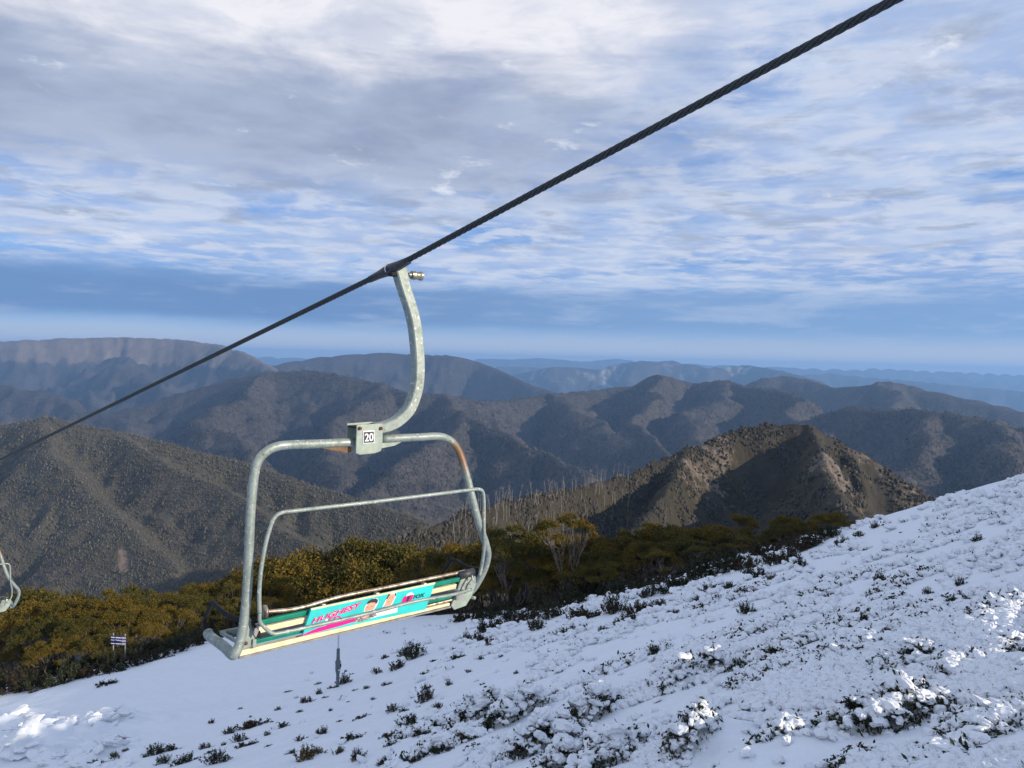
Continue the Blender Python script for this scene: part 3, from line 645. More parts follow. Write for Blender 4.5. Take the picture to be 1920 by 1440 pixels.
pin = [C(746, 509, 0.0), C(770, 514, 0.0)]
tube('grip_shaft', [(0.03, 0, C(752, 512)[2]), (0.09, 0, C(766, 514)[2])], 0.016, M['brass'], grip, 2, 14)
zs = C(782, 517)[2]; x0 = C(766, 516)[0]
nut = [(x0, 0.013), (x0 + 0.018, 0.013), (x0 + 0.019, 0.024), (x0 + 0.040, 0.026), (x0 + 0.048, 0.022), (x0 + 0.066, 0.022), (x0 + 0.074, 0.026), (x0 + 0.088, 0.026), (x0 + 0.089, 0.016), (x0 + 0.093, 0.015)]
V, Fq = [], []
for i, (x, r_) in enumerate(nut):
    for k in range(16): a = 2 * math.pi * k / 16; V.append((x, r_ * math.cos(a), zs + r_ * math.sin(a)))
Fq = [(i * 16 + k, (i + 1) * 16 + k, (i + 1) * 16 + (k + 1) % 16, i * 16 + (k + 1) % 16) for i in range(len(nut) - 1) for k in range(16)] + [tuple(15 - k for k in range(16)), tuple((len(nut) - 1) * 16 + k for k in range(16))]
mesh_obj('spring_cap', V, Fq[::1], M['brass'], grip, False)

# curved hanger arm of square tube
arm_px = [(748, 504), (757, 540), (767, 570), (776, 605), (781, 645), (783.5, 690), (780, 730), (767, 766), (745, 789), (722, 800), (700, 803)]
arm = catmull([C(*p) for p in arm_px], 6); hx_ = np.interp(np.linspace(0, 1, len(arm)), [0, 0.1, 0.35, 1], [0.036, 0.030, 0.030, 0.029]); hy_ = 0.034
tn = np.gradient(arm, axis=0); V = []
for i in range(len(arm)):
    tx, tz = tn[i][0], tn[i][2]; L = math.hypot(tx, tz); nx, nz = -tz / L, tx / L
    for a, b in ((1, 0.82), (0.82, 1), (-0.82, 1), (-1, 0.82), (-1, -0.82), (-0.82, -1), (0.82, -1), (1, -0.82)):
        V.append((arm[i][0] + nx * a * hx_[i], b * hy_, arm[i][2] + nz * a * hx_[i]))
n = len(arm)
Fq = [(i * 8 + k, (i + 1) * 8 + k, (i + 1) * 8 + (k + 1) % 8, i * 8 + (k + 1) % 8) for i in range(n - 1) for k in range(8)] + [tuple(range(8)), tuple((n - 1) * 8 + 7 - k for k in range(8))]
mesh_obj('hanger_arm', V, Fq, M['galv'], chair)
# clevis box where arm and bail meet
br = [C2(657, 797, 0.05), C2(717, 793, 0.05), C2(716.5, 838, 0.05), C2(713, 846, 0.05), C2(702, 850, 0.05), C2(672, 853, 0.05), C2(664, 849, 0.05), C2(668, 826, 0.05), C2(668, 798, 0.05)]
bk = prism('bracket', [C2(668, 797, 0.055), C2(717, 793.5, 0.055), C2(716.5, 838, 0.055), C2(713, 846, 0.055), C2(702, 850, 0.055), C2(674, 853, 0.055), C2(666, 850, 0.055)], -0.062, -0.052, M['plate'], chair, 0.004)
prism('bracket_back', [C2(668, 797, 0.055), C2(717, 793.5, 0.055), C2(716.5, 838, 0.055), C2(713, 846, 0.055), C2(702, 850, 0.055), C2(674, 853, 0.055), C2(666, 850, 0.055)], 0.052, 0.062, M['plate'], bk, 0.004)
tp = C2(690, 796, 0.055)
box_mesh('bracket_web', (C2(668, 797, 0.055)[0] + 0.004, -0.0515, tp[1] - 0.02), (C2(716, 797, 0.055)[0] - 0.004, 0.0515, tp[1] - 0.010), M['dark'], bk, 0.002)
for px in (674.5, 714):
    p = C(px, 803, 0.064); tube('bolt', [(p[0], -0.073, p[2]), (p[0], -0.060, p[2])], 0.0095, M['bolt'], bk, 1, 8, True)
pl = prism('number_plate', [C2(681, 808, 0.065), C2(702, 806.5, 0.065), C2(702, 830.5, 0.065), C2(681, 832, 0.065)], -0.066, -0.063, M['pwhite'], chair, 0)
prism('number_field', [C2(682.5, 810.2, 0.067), C2(701, 809, 0.067), C2(701, 829.5, 0.067), C2(682.5, 830.6, 0.067)], -0.0675, -0.0662, M['pblack'], pl, 0)

def text_mesh(body, quad, wo, mat, name, parent, fat=0.0, shear=0.0, lift=0.0):
    """lettering warped onto four photo corners (BL, BR, TR, TL) of the plane w = wo"""
    cd = bpy.data.curves.new('lettering', 'FONT'); cd.body = body; cd.offset = fat; cd.shear = shear; cd.resolution_u = 3
    to = bpy.data.objects.new('lettering', cd); col.objects.link(to)
    dg = bpy.context.evaluated_depsgraph_get(); dg.update()
    tm = bpy.data.meshes.new_from_object(to.evaluated_get(dg)); bpy.data.objects.remove(to)
    co = np.array([v.co for v in tm.vertices]); lo = co.min(0); hi = co.max(0)
    uv = (co[:, :2] - lo[:2]) / (hi[:2] - lo[:2])
    Q = [np.array(q if len(q) == 3 else C(q[0], q[1], wo)) for q in quad]
    P = ((1 - uv[:, :1]) * (1 - uv[:, 1:]) * Q[0] + uv[:, :1] * (1 - uv[:, 1:]) * Q[1] + uv[:, :1] * uv[:, 1:] * Q[2] + (1 - uv[:, :1]) * uv[:, 1:] * Q[3])
    P[:, 1] -= lift
    root_ = list(range(len(P)))                     # one part for each printed letter
    def find(i):
        while root_[i] != i: root_[i] = root_[root_[i]]; i = root_[i]
        return i
    for pg in tm.polygons:
        vs = list(pg.vertices)
        for q_ in vs[1:]: root_[find(q_)] = find(vs[0])
    groups_ = {}
    for pg in tm.polygons: groups_.setdefault(find(pg.vertices[0]), []).append(list(pg.vertices))
    for fs in groups_.values():
        ids = sorted({i for f_ in fs for i in f_}); ix = {v: i for i, v in enumerate(ids)}
        mesh_obj(name, [P[i] for i in ids], [[ix[i] for i in f_] for f_ in fs], mat, parent)
    bpy.data.meshes.remove(tm)
text_mesh('20', [(684, 828), (700, 827), (700, 811.5), (684, 813)], 0.068, M['pwhite'], 'digit', pl, 0.02, 0, 0.001)

# bail: the big bent tube
Lp = [C(664, 829), C(600, 832), C(545, 834), C(520, 837), C(500, 846), C(484, 864), C(476, 895), C(470, 960), C(466.5, 1040), C(463, 1110), C(457.5, 1165), C(450, 1205), C(440, 1226)]
cornerL = np.array(Lp[-1]); uL = float(cornerL[0])
fL = Cside(394, 1193, uL)
Lp += [(uL, 0.05, cornerL[2] - 0.015), (uL, 0.14, cornerL[2] - 0.012), tuple(fL), (fL[0], fL[1] + 0.04, fL[2] + 0.01)]
tube('bail', Lp, [0.0235] * 12 + [0.026] * 5, M['galv'], chair, 7, 16)
wr = [0, 0, 0, 0, 0.0, 0.01, 0.03, 0.05, 0.05, 0.02, -0.03, -0.07, -0.11]
Rpx = [(716, 823), (780, 820), (815, 818), (832, 820), (848, 829), (861, 848), (873, 885), (886, 935), (899, 985), (911, 1020), (914.5, 1042), (908, 1068), (892, 1098)]
Rp = [C(px, py, wo) for (px, py), wo in zip(Rpx, wr)]
e = Rp[-1]; zb = float(fL[2])
Rp += [(e[0] - 0.02, 0.16, (e[2] + zb) / 2 - 0.02), (e[0] - 0.03, 0.24, zb - 0.01), (e[0] - 0.03, float(fL[1]) + 0.04, zb + 0.01)]
tube('bail', Rp, 0.0225, M['galv'], chair, 7, 16)
# stiffening gussets under the bail
prism('gusset', [C2(592, 838, 0), C2(658, 834, 0), C2(658, 848, 0), C2(650, 849, 0)], -0.005, 0.005, M['rust'], chair, 0)
prism('gusset', [C2(716, 829, 0), C2(757, 826, 0), C2(740, 835, 0), C2(716, 840, 0)], -0.005, 0.005, M['plate'], chair, 0)

# backrest slats
def slat(name, TL, TR, BR, BL, wo, th_, mat):
    q = [C(TL[0], TL[1], wo), C(TR[0], TR[1], wo), C(BR[0], BR[1], wo), C(BL[0], BL[1], wo)]
    return prism(name, [(a[0], a[2]) for a in q], -wo, -wo + th_, mat, chair, 0.004)
slat('slat', (488, 1164), (863, 1083), (861, 1091), (488, 1173), 0.0, 0.025, M['green'])
slat('slat', (482, 1178), (857, 1095), (855, 1104), (482, 1189), 0.0, 0.025, M['cream'])
slat('slat', (479, 1200.5), (854, 1114), (853, 1120.5), (479, 1208), 0.0, 0.025, M['green'])
slat('bottom_slat', (453, 1220), (844, 1130.5), (843.5, 1136), (449, 1231.5), 0.012, 0.035, M['cream'])
slat('bottom_rail', (448, 1232), (846, 1136.6), (846, 1140), (448, 1236.5), 0.006, 0.04, M['post'])
slat('back_rail', (484, 1213), (852, 1122.5), (852, 1126.5), (484, 1217.5), 0.004, 0.02, M['pipe'])
# upper rail, slightly bowed, with end disc and rubber sleeve
rail = [C(497, 1147, -0.03), C(540, 1143.5, -0.03), C(575, 1136.5, -0.03), C(620, 1123.5, -0.03), C(660, 1114, -0.03), C(720, 1102.5, -0.03), C(780, 1090, -0.03), C(830, 1080, -0.03), C(872, 1071, -0.03)]
rl = tube('top_rail', rail, 0.0105, M['pipe'], chair, 6, 12)
d0 = np.array(rail[0]); tube('end_disc', [d0 + (-0.008, 0, 0.0005), d0 + (0.006, 0, 0)], 0.034, M['pipe'], rl, 1, 18, True)
for px, py in ((606, 1130), (707, 1109), (796, 1091)):
    a = C(px, py, -0.012); box_mesh('rail_clip', (a[0] - 0.012, a[1] - 0.012, a[2] - 0.030), (a[0] + 0.012, a[1] + 0.02, a[2] - 0.006), M['pipe'], rl, 0.003)
tube('rubber_sleeve', [C(860, 1080, -0.02), C(891, 1071.5, -0.02)], 0.025, M['rubber'], rl, 1, 18, True)
tube('sleeve_ring', [C(890, 1072, -0.02), C(894, 1071, -0.02)], 0.028, M['dark'], rl, 1, 18, True)
# side plates
sp_l = [C2(462, 1156, 0.01), C2(468, 1157, 0.01), C2(476, 1170, 0.01), C2(482, 1182, 0.01), C2(478, 1200, 0.01), C2(470, 1214, 0.01), C2(452, 1219, 0.01), C2(456, 1190, 0.01)]
spo = prism('side_plate', sp_l, -0.010, 0.0, M['plate'], chair, 0.003)
p = C(461, 1206, 0.012); tube('bolt', [(p[0], -0.018, p[2]), (p[0], -0.010, p[2])], 0.009, M['bolt'], spo, 1, 6, True)
prism('side_bracket', [C2(474, 1199, 0.02), C2(480.5, 1198, 0.02), C2(480.5, 1213, 0.02), C2(473, 1216, 0.02)], -0.024, -0.012, M['plate'], chair, 0.002)
prism('side_hook', [C2(471, 1165, 0.03), C2(475, 1163, 0.03), C2(481, 1176, 0.03), C2(488, 1184, 0.03), C2(490, 1198, 0.03), C2(484, 1196, 0.03), C2(473, 1178, 0.03)], -0.034, -0.022, M['dark'], chair, 0.002)
prism('hook_block', [C2(477, 1180, 0.045), C2(485, 1174, 0.045), C2(486, 1182, 0.045), C2(480, 1196, 0.045), C2(476, 1190, 0.045)], -0.046, -0.035, M['post'], chair, 0.003)
sp_r = [C2(866, 1082, -0.02), C2(880, 1076, -0.02), C2(892, 1078, -0.02), C2(893, 1096, -0.02), C2(884, 1120, -0.02), C2(874, 1136, -0.02), C2(852, 1144, -0.02), C2(846, 1136, -0.02), C2(856, 1112, -0.02)]
spo = prism('side_plate', sp_r, 0.0205, 0.034, M['plate'], chair, 0.004)
for (xa, ya, xb, yb) in ((880, 1080, 862, 1118), (888, 1084, 872, 1112)):
    tube('plate_rib', [C(xa, ya, -0.016), C((xa + xb) / 2 - 2, (ya + yb) / 2, -0.014), C(xb, yb, -0.016)], 0.008, M['galv'], spo, 4, 8)
tube('latch', [C(885, 1078, 0.02), C(888, 1090, 0.03), C(894, 1095, 0.03)], 0.003, M['alu'], chair, 4, 6)
nb = prism('end_block', [C2(855, 1117, 0.03), C2(868, 1112.5, 0.03), C2(867, 1122, 0.03), C2(855, 1126, 0.03)], -0.034, -0.012, M['post'], chair, 0.002)
# restraining bar: one bent loop of thin tube, its lower run behind the banner board
wb = 0.075
bar_px = [(487, 1150), (486, 1120), (487, 1095), (490, 1065), (498, 1020), (508, 985), (516, 969), (530, 961), (560, 957), (700, 941), (830, 925), (885, 918), (898, 917.5), (905, 922), (907.5, 940), (907.5, 985), (908, 1010)]
bar = [C(px, py, wb) for px, py in bar_px] + [C(907, 1035, 0.05), C(903, 1062, 0.03), C(899, 1080, 0.03)]
tube('restraining_bar', bar, 0.0105, M['galv'], chair, 6, 12)
low = [C(487, 1150, wb), C(487, 1164, wb), C(491, 1171, wb), C(503, 1183, wb), C(512, 1187.5, wb), C(525, 1187, wb), C(600, 1171, wb), C(700, 1148, wb), C(760, 1132, wb), C(800, 1123.5, wb), C(850, 1114.5, wb), C(884, 1105, 0.05)]
tube('restraining_bar', low, 0.0095, M['galv'], chair, 6, 12)
# seat pan and arm loops reaching forward, coloured near-black for the shade on them
sy1 = Cside(405, 1172, uL + 0.09)
zs0 = float(C(450, 1222)[2]); 
for k in range(6):
    y = 0.06 + k * 0.062; z = zs0 + 0.02 + (sy1[2] - zs0 - 0.02) * k / 5.0
    box_mesh('seat_slat', (uL + 0.10, y, z - 0.01), (Rp[-2][0] - 0.06, y + 0.05, z + 0.008), M['slat_dark'], chair, 0.004)
tube('seat_frame', [(uL + 0.075, 0.03, zs0), (uL + 0.075, 0.42, sy1[2])], 0.011, M['galv'], chair, 1, 8, True)
tube('seat_frame', [(Rp[-2][0] - 0.035, 0.03, zs0), (Rp[-2][0] - 0.035, 0.42, sy1[2])], 0.011, M['galv'], chair, 1, 8, True)
tube('seat_frame', [(uL + 0.07, 0.43, sy1[2]), (Rp[-2][0] - 0.03, 0.43, sy1[2])], 0.011, M['galv'], chair, 1, 8, True)
a0 = C(458, 1168); a1 = Cside(401, 1130, uL); a2 = Cside(395, 1136, uL); a3 = Cside(384, 1166, uL); a4 = Cside(388, 1186, uL)
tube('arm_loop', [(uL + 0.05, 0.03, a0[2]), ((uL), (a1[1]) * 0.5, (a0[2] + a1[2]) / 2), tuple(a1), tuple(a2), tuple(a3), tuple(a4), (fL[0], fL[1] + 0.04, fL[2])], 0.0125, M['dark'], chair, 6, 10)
zo = e[2] - a0[2]; xr = e[0] - 0.02
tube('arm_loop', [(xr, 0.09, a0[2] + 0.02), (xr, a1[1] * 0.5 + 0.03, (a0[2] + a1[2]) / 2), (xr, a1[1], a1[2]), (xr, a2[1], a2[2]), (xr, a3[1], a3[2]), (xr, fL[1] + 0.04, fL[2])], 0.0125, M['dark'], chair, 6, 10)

# advertising board on the back
wB = 0.022
board = prism('banner', [C2(583, 1141, wB), C2(815, 1092, wB), C2(797, 1142, wB), C2(566.5, 1191.5, wB)], -0.028, -0.014, M['banner'], chair, 0)
prism('banner_edge', [C2(582, 1140.2, wB), C2(815, 1091, wB), C2(814.3, 1094.6, wB), C2(582.6, 1143.5, wB)], -0.0305, -0.0285, M['cream'], board, 0)
def deco(name, pts, mat, lift, z=5.0, ox=0.0, oy=0.0):
    q = [C(ox + x / z, oy + y / z, wB + 0.006 + lift) for x, y in pts]
    cc_ = np.mean(q, axis=0); 
    n = len(q)
    area = sum(q[i][0] * q[(i + 1) % n][2] - q[(i + 1) % n][0] * q[i][2] for i in range(n))
    if area < 0: q = q[::-1]
    return mesh_obj(name, q, [tuple(range(n))], mat, board)
A5 = dict(z=12.0, ox=560.0, oy=1080.0); A6 = dict(z=12.0, ox=680.0, oy=1070.0)
deco('pink_wedge', [(90, 1318), (450, 1160), (900, 1040), (1360, 912), (1240, 1035), (900, 1135), (500, 1245), (80, 1345)], M['pink'], 0.001, **A5)
deco('white_panel', [(10, 1010), (240, 960), (790, 815), (775, 935), (300, 1045), (60, 1110)], M['pwhite'], 0.001, **A6)
deco('plaid_shirt', [(1230, 1030), (1350, 910), (1480, 880), (1600, 840), (1740, 830), (1760, 890), (1640, 945), (1500, 1005), (1250, 1062)], M['plaid'], 0.002, **A5)
deco('neck', [(1440, 945), (1500, 880), (1590, 868), (1540, 915), (1470, 965)], M['skin'], 0.003, **A5)
deco('portrait_halo', [(20, 925), (45, 830), (100, 735), (180, 655), (260, 612), (330, 625), (365, 670), (345, 730), (310, 800), (250, 885)], M['pwhite'], 0.001, **A6)
deco('face', [(40, 918), (62, 840), (110, 750), (200, 712), (292, 712), (296, 760), (280, 810), (238, 880)], M['skin'], 0.002, **A6)
deco('hair', [(92, 752), (130, 690), (210, 638), (290, 622), (345, 655), (338, 705), (300, 755), (288, 716), (200, 716), (130, 740)], M['pblack'], 0.003, **A6)
deco('brow', [(85, 822), (125, 808), (128, 820), (90, 836)], M['skin_dk'], 0.003, **A6)
deco('brow', [(180, 808), (228, 786), (230, 800), (184, 822)], M['skin_dk'], 0.003, **A6)
deco('portrait_halo', [(440, 815), (500, 700), (540, 620), (600, 520), (765, 485), (745, 590), (700, 690), (640, 790)], M['pwhite'], 0.001, **A6)
deco('face', [(470, 812), (515, 730), (545, 640), (600, 548), (735, 512), (720, 610), (688, 680), (632, 775)], M['skin'], 0.002, **A6)
deco('hair', [(535, 640), (560, 585), (590, 530), (640, 515), (610, 548), (575, 600), (553, 640)], M['pblack'], 0.003, **A6)
deco('hair', [(728, 515), (755, 495), (752, 545), (735, 590), (730, 550)], M['pblack'], 0.003, **A6)
deco('brow', [(600, 610), (630, 600), (632, 610), (604, 622)], M['skin_dk'], 0.003, **A6)
deco('brow', [(665, 598), (700, 585), (700, 597), (668, 610)], M['skin_dk'], 0.003, **A6)
deco('mouth', [(560, 700), (615, 690), (605, 708), (565, 716)], M['skin_dk'], 0.003, **A6)
deco('emblem_back', [(985, 560), (1010, 520), (1060, 495), (1100, 478), (1130, 510), (1150, 530), (1140, 600), (1000, 640)], M['pwhite'], 0.001, **A6)
deco('emblem', [(870, 728), (900, 650), (935, 582), (975, 572), (985, 590), (1010, 570), (1140, 538), (1148, 555), (1090, 690)], M['pink'], 0.002, **A6)
deco('emblem_figure', [(975, 702), (1000, 610), (1020, 545), (1045, 590), (1070, 535), (1080, 580), (1050, 640), (1025, 690)], M['pblack'], 0.003, **A6)
deco('ampersand', [(590, 1010), (615, 970), (650, 965), (655, 990), (640, 1012)], M['pwhite'], 0.002, **A5)
HQ = [(583.2, 1170.5), (673, 1140), (679.5, 1127.5), (589.5, 1159)]
text_mesh('HUGHESY', HQ, wB + 0.009, M['pwhite'], 'letter', board, 0.06, 0.0)
text_mesh('HUGHESY', HQ, wB + 0.0105, M['pink'], 'letter', board, 0.035, 0.0)
text_mesh('ED', [(613, 1173), (638, 1166.5), (641, 1153), (618, 1159)], wB + 0.0095, M['pink'], 'letter', board, 0.02)
text_mesh('FOX', [(774.2, 1123.6), (794.8, 1119.0), (797.6, 1111), (776.8, 1116.4)], wB + 0.0095, M['pblack'], 'letter', board, 0.03)

# the next chair down the rope
def next_chair_at(s):
    o = copy_tree(chair); o.location = tuple(GRIP + rope_d * s)
    for ch in list(o.children):
        if ch.name.split('.')[0] in ('banner', 'number_plate'):
            for g in list(ch.children): bpy.data.objects.remove(g)
            bpy.data.objects.remove(ch)
    tag(o, 'distant second chairlift chair cut off by the left edge of the view', 'chairlift chair', 'chairs on the haul rope'); return o
tgt = np.array(Rp[10]); best = None
for s in np.arange(4, 14, 0.05):
    o = GRIP + rope_d * s + cu * tgt[0] - cw * tgt[1] + np.array([0, 0, 1.0]) * tgt[2]
    q = project(o); dd_ = abs(q[0] - 34.5)
    if best is None or dd_ < best[0]: best = (dd_, s, q)
print('second chair', best)
next_chair_at(best[1])

# ------------------------------------------------------------------ snowmaking lance and trail sign on the slope
g0 = ground_hit(633, 1289); gz0 = float(ground(g0[0], g0[1])); gdep = float(g0 @ Fv); k_ = gdep / FPX      # metres per photo pixel there
lance = empty('snowmaking_lance', (g0[0], g0[1], gz0))
def lathe(name, prof_, mat, parent, seg=16):
    V = [(r_ * math.cos(2 * math.pi * k / seg), r_ * math.sin(2 * math.pi * k / seg), z) for r_, z in prof_ for k in range(seg)]; n = len(prof_)
    Fq = [(i * seg + k, i * seg + (k + 1) % seg, (i + 1) * seg + (k + 1) % seg, (i + 1) * seg + k) for i in range(n - 1) for k in range(seg)] + [tuple(seg - 1 - k for k in range(seg)), tuple((n - 1) * seg + k for k in range(seg))]
    return mesh_obj(name, V, Fq, mat, parent, False)
lathe('base_post', [(2.8 * k_, -0.4), (2.8 * k_, 14 * k_), (3.5 * k_, 15 * k_), (3.5 * k_, 18 * k_), (2.9 * k_, 19 * k_), (3.4 * k_, 26 * k_), (4.6 * k_, 31 * k_)], M['gunsteel'], lance)
hd_ = lathe('valve_housing', [(4.8 * k_, 31 * k_), (5.0 * k_, 33 * k_), (5.0 * k_, 45 * k_), (5.4 * k_, 46 * k_), (5.4 * k_, 48 * k_), (3.6 * k_, 52 * k_)], M['gunsteel'], lance, 12)
box_mesh('valve_handle', (1.5 * k_, -6.2 * k_, 33 * k_), (5.8 * k_, -4.2 * k_, 36 * k_), M['alu'], hd_, 0.01)
box_mesh('hose_coupling', (4.2 * k_, -2 * k_, 38 * k_), (6.0 * k_, 2 * k_, 44 * k_), M['dark'], hd_, 0.01)
lathe('outer_sleeve', [(3.4 * k_, 52 * k_), (2.9 * k_, 72 * k_), (2.5 * k_, 73.5 * k_)], M['gunsteel'], lance)
lathe('lance_pipe', [(1.5 * k_, 73.5 * k_), (1.5 * k_, 112 * k_)], M['alu'], lance, 12)
lathe('nozzle_head', [(2.0 * k_, 112 * k_), (2.4 * k_, 114 * k_), (2.4 * k_, 118 * k_), (1.2 * k_, 120 * k_)], M['gunsteel'], lance, 12)
tag(lance, 'grey steel snowmaking lance standing in snow below the chair', 'snow gun')

s0_ = ground_hit(222, 1243); s0_ = s0_ * 1.0; sk = float(s0_ @ Fv) / FPX
sign = empty('trail_sign', (s0_[0], s0_[1], float(ground(s0_[0], s0_[1]))), math.radians(-6))
zt = 52 * sk
for x in (-11.5, 12.0):
    tube('post', [(x * sk, 0.06, -0.5), (x * sk, 0.06, zt + 3.5 * sk)], 1.15 * sk, M['post'], sign, 1, 10, True)
bd = box_mesh('board', (-15.5 * sk, -0.02, zt - 17.5 * sk), (15.5 * sk, 0.0, zt), M['navy'], sign, 0.01)
for row in range(3):                                     # only the middle line is legible in the photograph
    zz = zt - (4.6 + row * 5.7) * sk; hgt = (2.3, 3.1, 1.9)[row] * sk; xa = -14.6 * sk
    if row == 1:
        text_mesh('Sun Valley', [(xa, -0.024, zz), (6.0 * sk, -0.024, zz), (6.0 * sk, -0.024, zz + hgt), (xa, -0.024, zz + hgt)], 0, M['pwhite'], 'letter', bd, 0.03)
    else:
        for x0_, x1_ in ((-14.6, -7.2), (-5.8, 5.6)):
            mesh_obj('print_line', [(x0_ * sk, -0.024, zz), (x1_ * sk, -0.024, zz), (x1_ * sk, -0.024, zz + hgt * 0.8), (x0_ * sk, -0.024, zz + hgt * 0.8)], [(0, 1, 2, 3)], M['pwhite'], bd)
    for k in range(2):
        x = (8.4 + k * 4.2) * sk
        f_ = box_mesh('symbol', (x - 1.7 * sk, -0.026, zz - 0.7 * sk), (x + 1.7 * sk, -0.0205, zz + 2.7 * sk), M['pwhite'], bd, 0)
        mesh_obj('symbol_field', [(x - 0.9 * sk, -0.028, zz + 0.1 * sk), (x + 0.9 * sk, -0.028, zz + 0.1 * sk), (x + 0.9 * sk, -0.028, zz + 1.9 * sk), (x - 0.9 * sk, -0.028, zz + 1.9 * sk)], [(0, 1, 2, 3)], M['navy'], bd)
tag(sign, 'dark blue trail sign with white lettering on two posts before the trees', 'sign')

# ------------------------------------------------------------------ snow gums
def leaf_tris(cent, nrm_bias, size, rs, aspect=0.36):
    """one small pointed leaf per centre, turned at random but leaning outward"""
    n = len(cent); a = rs.randn(n, 3); a /= np.linalg.norm(a, axis=1)[:, None]
    ax = a + 0.6 * nrm_bias; ax /= np.linalg.norm(ax, axis=1)[:, None] + 1e-9
    b = np.cross(ax, rs.randn(n, 3)); b /= np.linalg.norm(b, axis=1)[:, None] + 1e-9
    s = size * (0.6 + 0.8 * rs.rand(n))[:, None]
    V = np.empty((n, 4, 3)); V[:, 0] = cent - ax * s * 0.5; V[:, 1] = cent + b * s * aspect * 0.5; V[:, 2] = cent + ax * s * 0.5; V[:, 3] = cent - b * s * aspect * 0.5
    return V.reshape(-1, 3), np.arange(n * 4).reshape(-1, 4)
def branch_geo(parts, seg=5):
    Vs, Fs, off = [], [], 0
    for path, r0, r1 in parts:
        V, Fq = tube_geo(path, np.linspace(r0, r1, len(path)), seg, False); Vs.append(np.array(V)); Fs.append(np.array(Fq) + off); off += len(V)
    return np.concatenate(Vs), np.concatenate(Fs)
def gum_variant(seed, R=2.7, H=5.0, nclump=27, open_=False, lean=0.0, flat=1.0):
    rs = np.random.RandomState(seed); parts = []; LV, LF, off = [], [], 0
    nst = rs.randint(4, 7); stems = []
    for i in range(nst):
        a = 2 * math.pi * (i + rs.rand() * 0.7) / nst; rr_ = R * (0.35 + 0.35 * rs.rand())
        top_ = np.array([math.cos(a) * rr_ + lean * 0.6, math.sin(a) * rr_, H * (0.52 + 0.18 * rs.rand())])
        base = np.array([0.12 * math.cos(a), 0.12 * math.sin(a), -0.5])
        mid = base * 0.4 + top_ * 0.45 + np.array([0.2 * rs.randn(), 0.2 * rs.randn(), 0.1]); mid[2] = H * 0.26
        path = catmull([base, mid * (1, 1, 0.55), mid + 0.12 * rs.randn(3), top_], 4); parts.append((path, 0.10 * H / 5 * (0.8 + 0.4 * rs.rand()), 0.045)); stems.append(path)
    for i in range(nclump):
        a = rs.rand() * 2 * math.pi; t_ = math.sqrt(rs.rand())
        if open_: zc_ = H * (0.80 + 0.14 * (1 - t_ ** 2)); rx = R * t_ * 0.98
        else:
            zc_ = H * (0.34 + 0.58 * math.sqrt(max(0, 1 - (t_ * 0.93) ** 2)) ** flat); rx = R * t_
            if i % 4 == 0: zc_ *= 0.72 + 0.2 * rs.rand()
        c_ = np.array([math.cos(a) * rx + lean * zc_ / H, math.sin(a) * rx, zc_ + 0.16 * rs.randn()])
        st = min(stems, key=lambda p: np.linalg.norm(p[-1][:2] - c_[:2])); k0 = rs.randint(len(st) // 2, len(st)); s0 = st[k0]
        m_ = (s0 + c_) / 2 + 0.18 * rs.randn(3) + np.array([0, 0, -0.12]); parts.append((catmull([s0, m_, c_], 3), 0.045, 0.018))
        for q in range(3):
            tip = c_ + np.array([0.4 * rs.randn(), 0.4 * rs.randn(), 0.15 + 0.1 * rs.rand()]); parts.append((np.array([m_, (m_ + tip) / 2 + 0.06 * rs.randn(3), tip]), 0.016, 0.006))
        cr = R * (0.17 + 0.12 * rs.rand()) * (1.0 if not open_ else 0.85); n = int(900 * (cr / 0.75) ** 2) + 150
        d = rs.randn(n, 3); d /= np.linalg.norm(d, axis=1)[:, None]; d[:, 2] = np.where(d[:, 2] < -0.25, -d[:, 2] * 0.5, d[:, 2])
        lump_ = 1 + 0.28 * np.sin(d[:, 0] * 5 + i) * np.cos(d[:, 1] * 5 - i) + 0.15 * rs.randn(n)
        rad = cr * (0.62 + 0.38 * rs.rand(n) ** 0.5) * lump_
        P = c_ + d * rad[:, None] * np.array([1.0, 1.0, 0.68])
        V, Fq = leaf_tris(P, d * 0.8 + np.array([0, 0, 0.3]), 0.125, rs, 0.42); LV.append(V); LF.append(Fq + off); off += len(V)
    bv, bf = branch_geo(parts)
    return mesh_np('trunk', bv, bf, M['bark'], True), mesh_np('crown', np.concatenate(LV), np.concatenate(LF), M['gum_leaf'])
GUMS = [gum_variant(1), gum_variant(2, 3.0, 5.0, 31), gum_variant(3, 2.4, 5.0, 22), gum_variant(4, 2.8, 4.6, 28, lean=-0.5), gum_variant(5, 2.6, 5.2, 26, lean=0.4), gum_variant(6, 3.1, 4.4, 32, flat=0.7)]
GUM_OPEN = gum_variant(21, 2.5, 6.0, 20, True)
def gum(x, y, top_z, width, var, rz, label, group, name='snow_gum'):
    gz_ = float(slope_soft(x, y)); tr, cr = var if not isinstance(var, int) else GUMS[var]
    h0 = max(v for v in (cr['h0'],)) if 'h0' in cr else 5.0
    root = empty(name, (x, y, gz_ - 0.1), rz); sz = max(top_z - gz_ + 0.1, 1.2) / h0; sx = min(max(width / cr['w0'], sz * 0.85), sz * 1.5)
    root.scale = (sx, sx, sz)
    link(bpy.data.objects.new('trunk', tr), root); link(bpy.data.objects.new('crown', cr), root)
    tag(root, label, 'tree', group); return root
for tr, cr in GUMS + [GUM_OPEN]:
    co = np.empty(len(cr.vertices) * 3, np.float32); cr.vertices.foreach_get('co', co); co = co.reshape(-1, 3)
    cr['h0'] = float(np.percentile(co[:, 2], 99.7)); cr['w0'] = float(np.percentile(np.hypot(co[:, 0], co[:, 1]), 97) * 2)

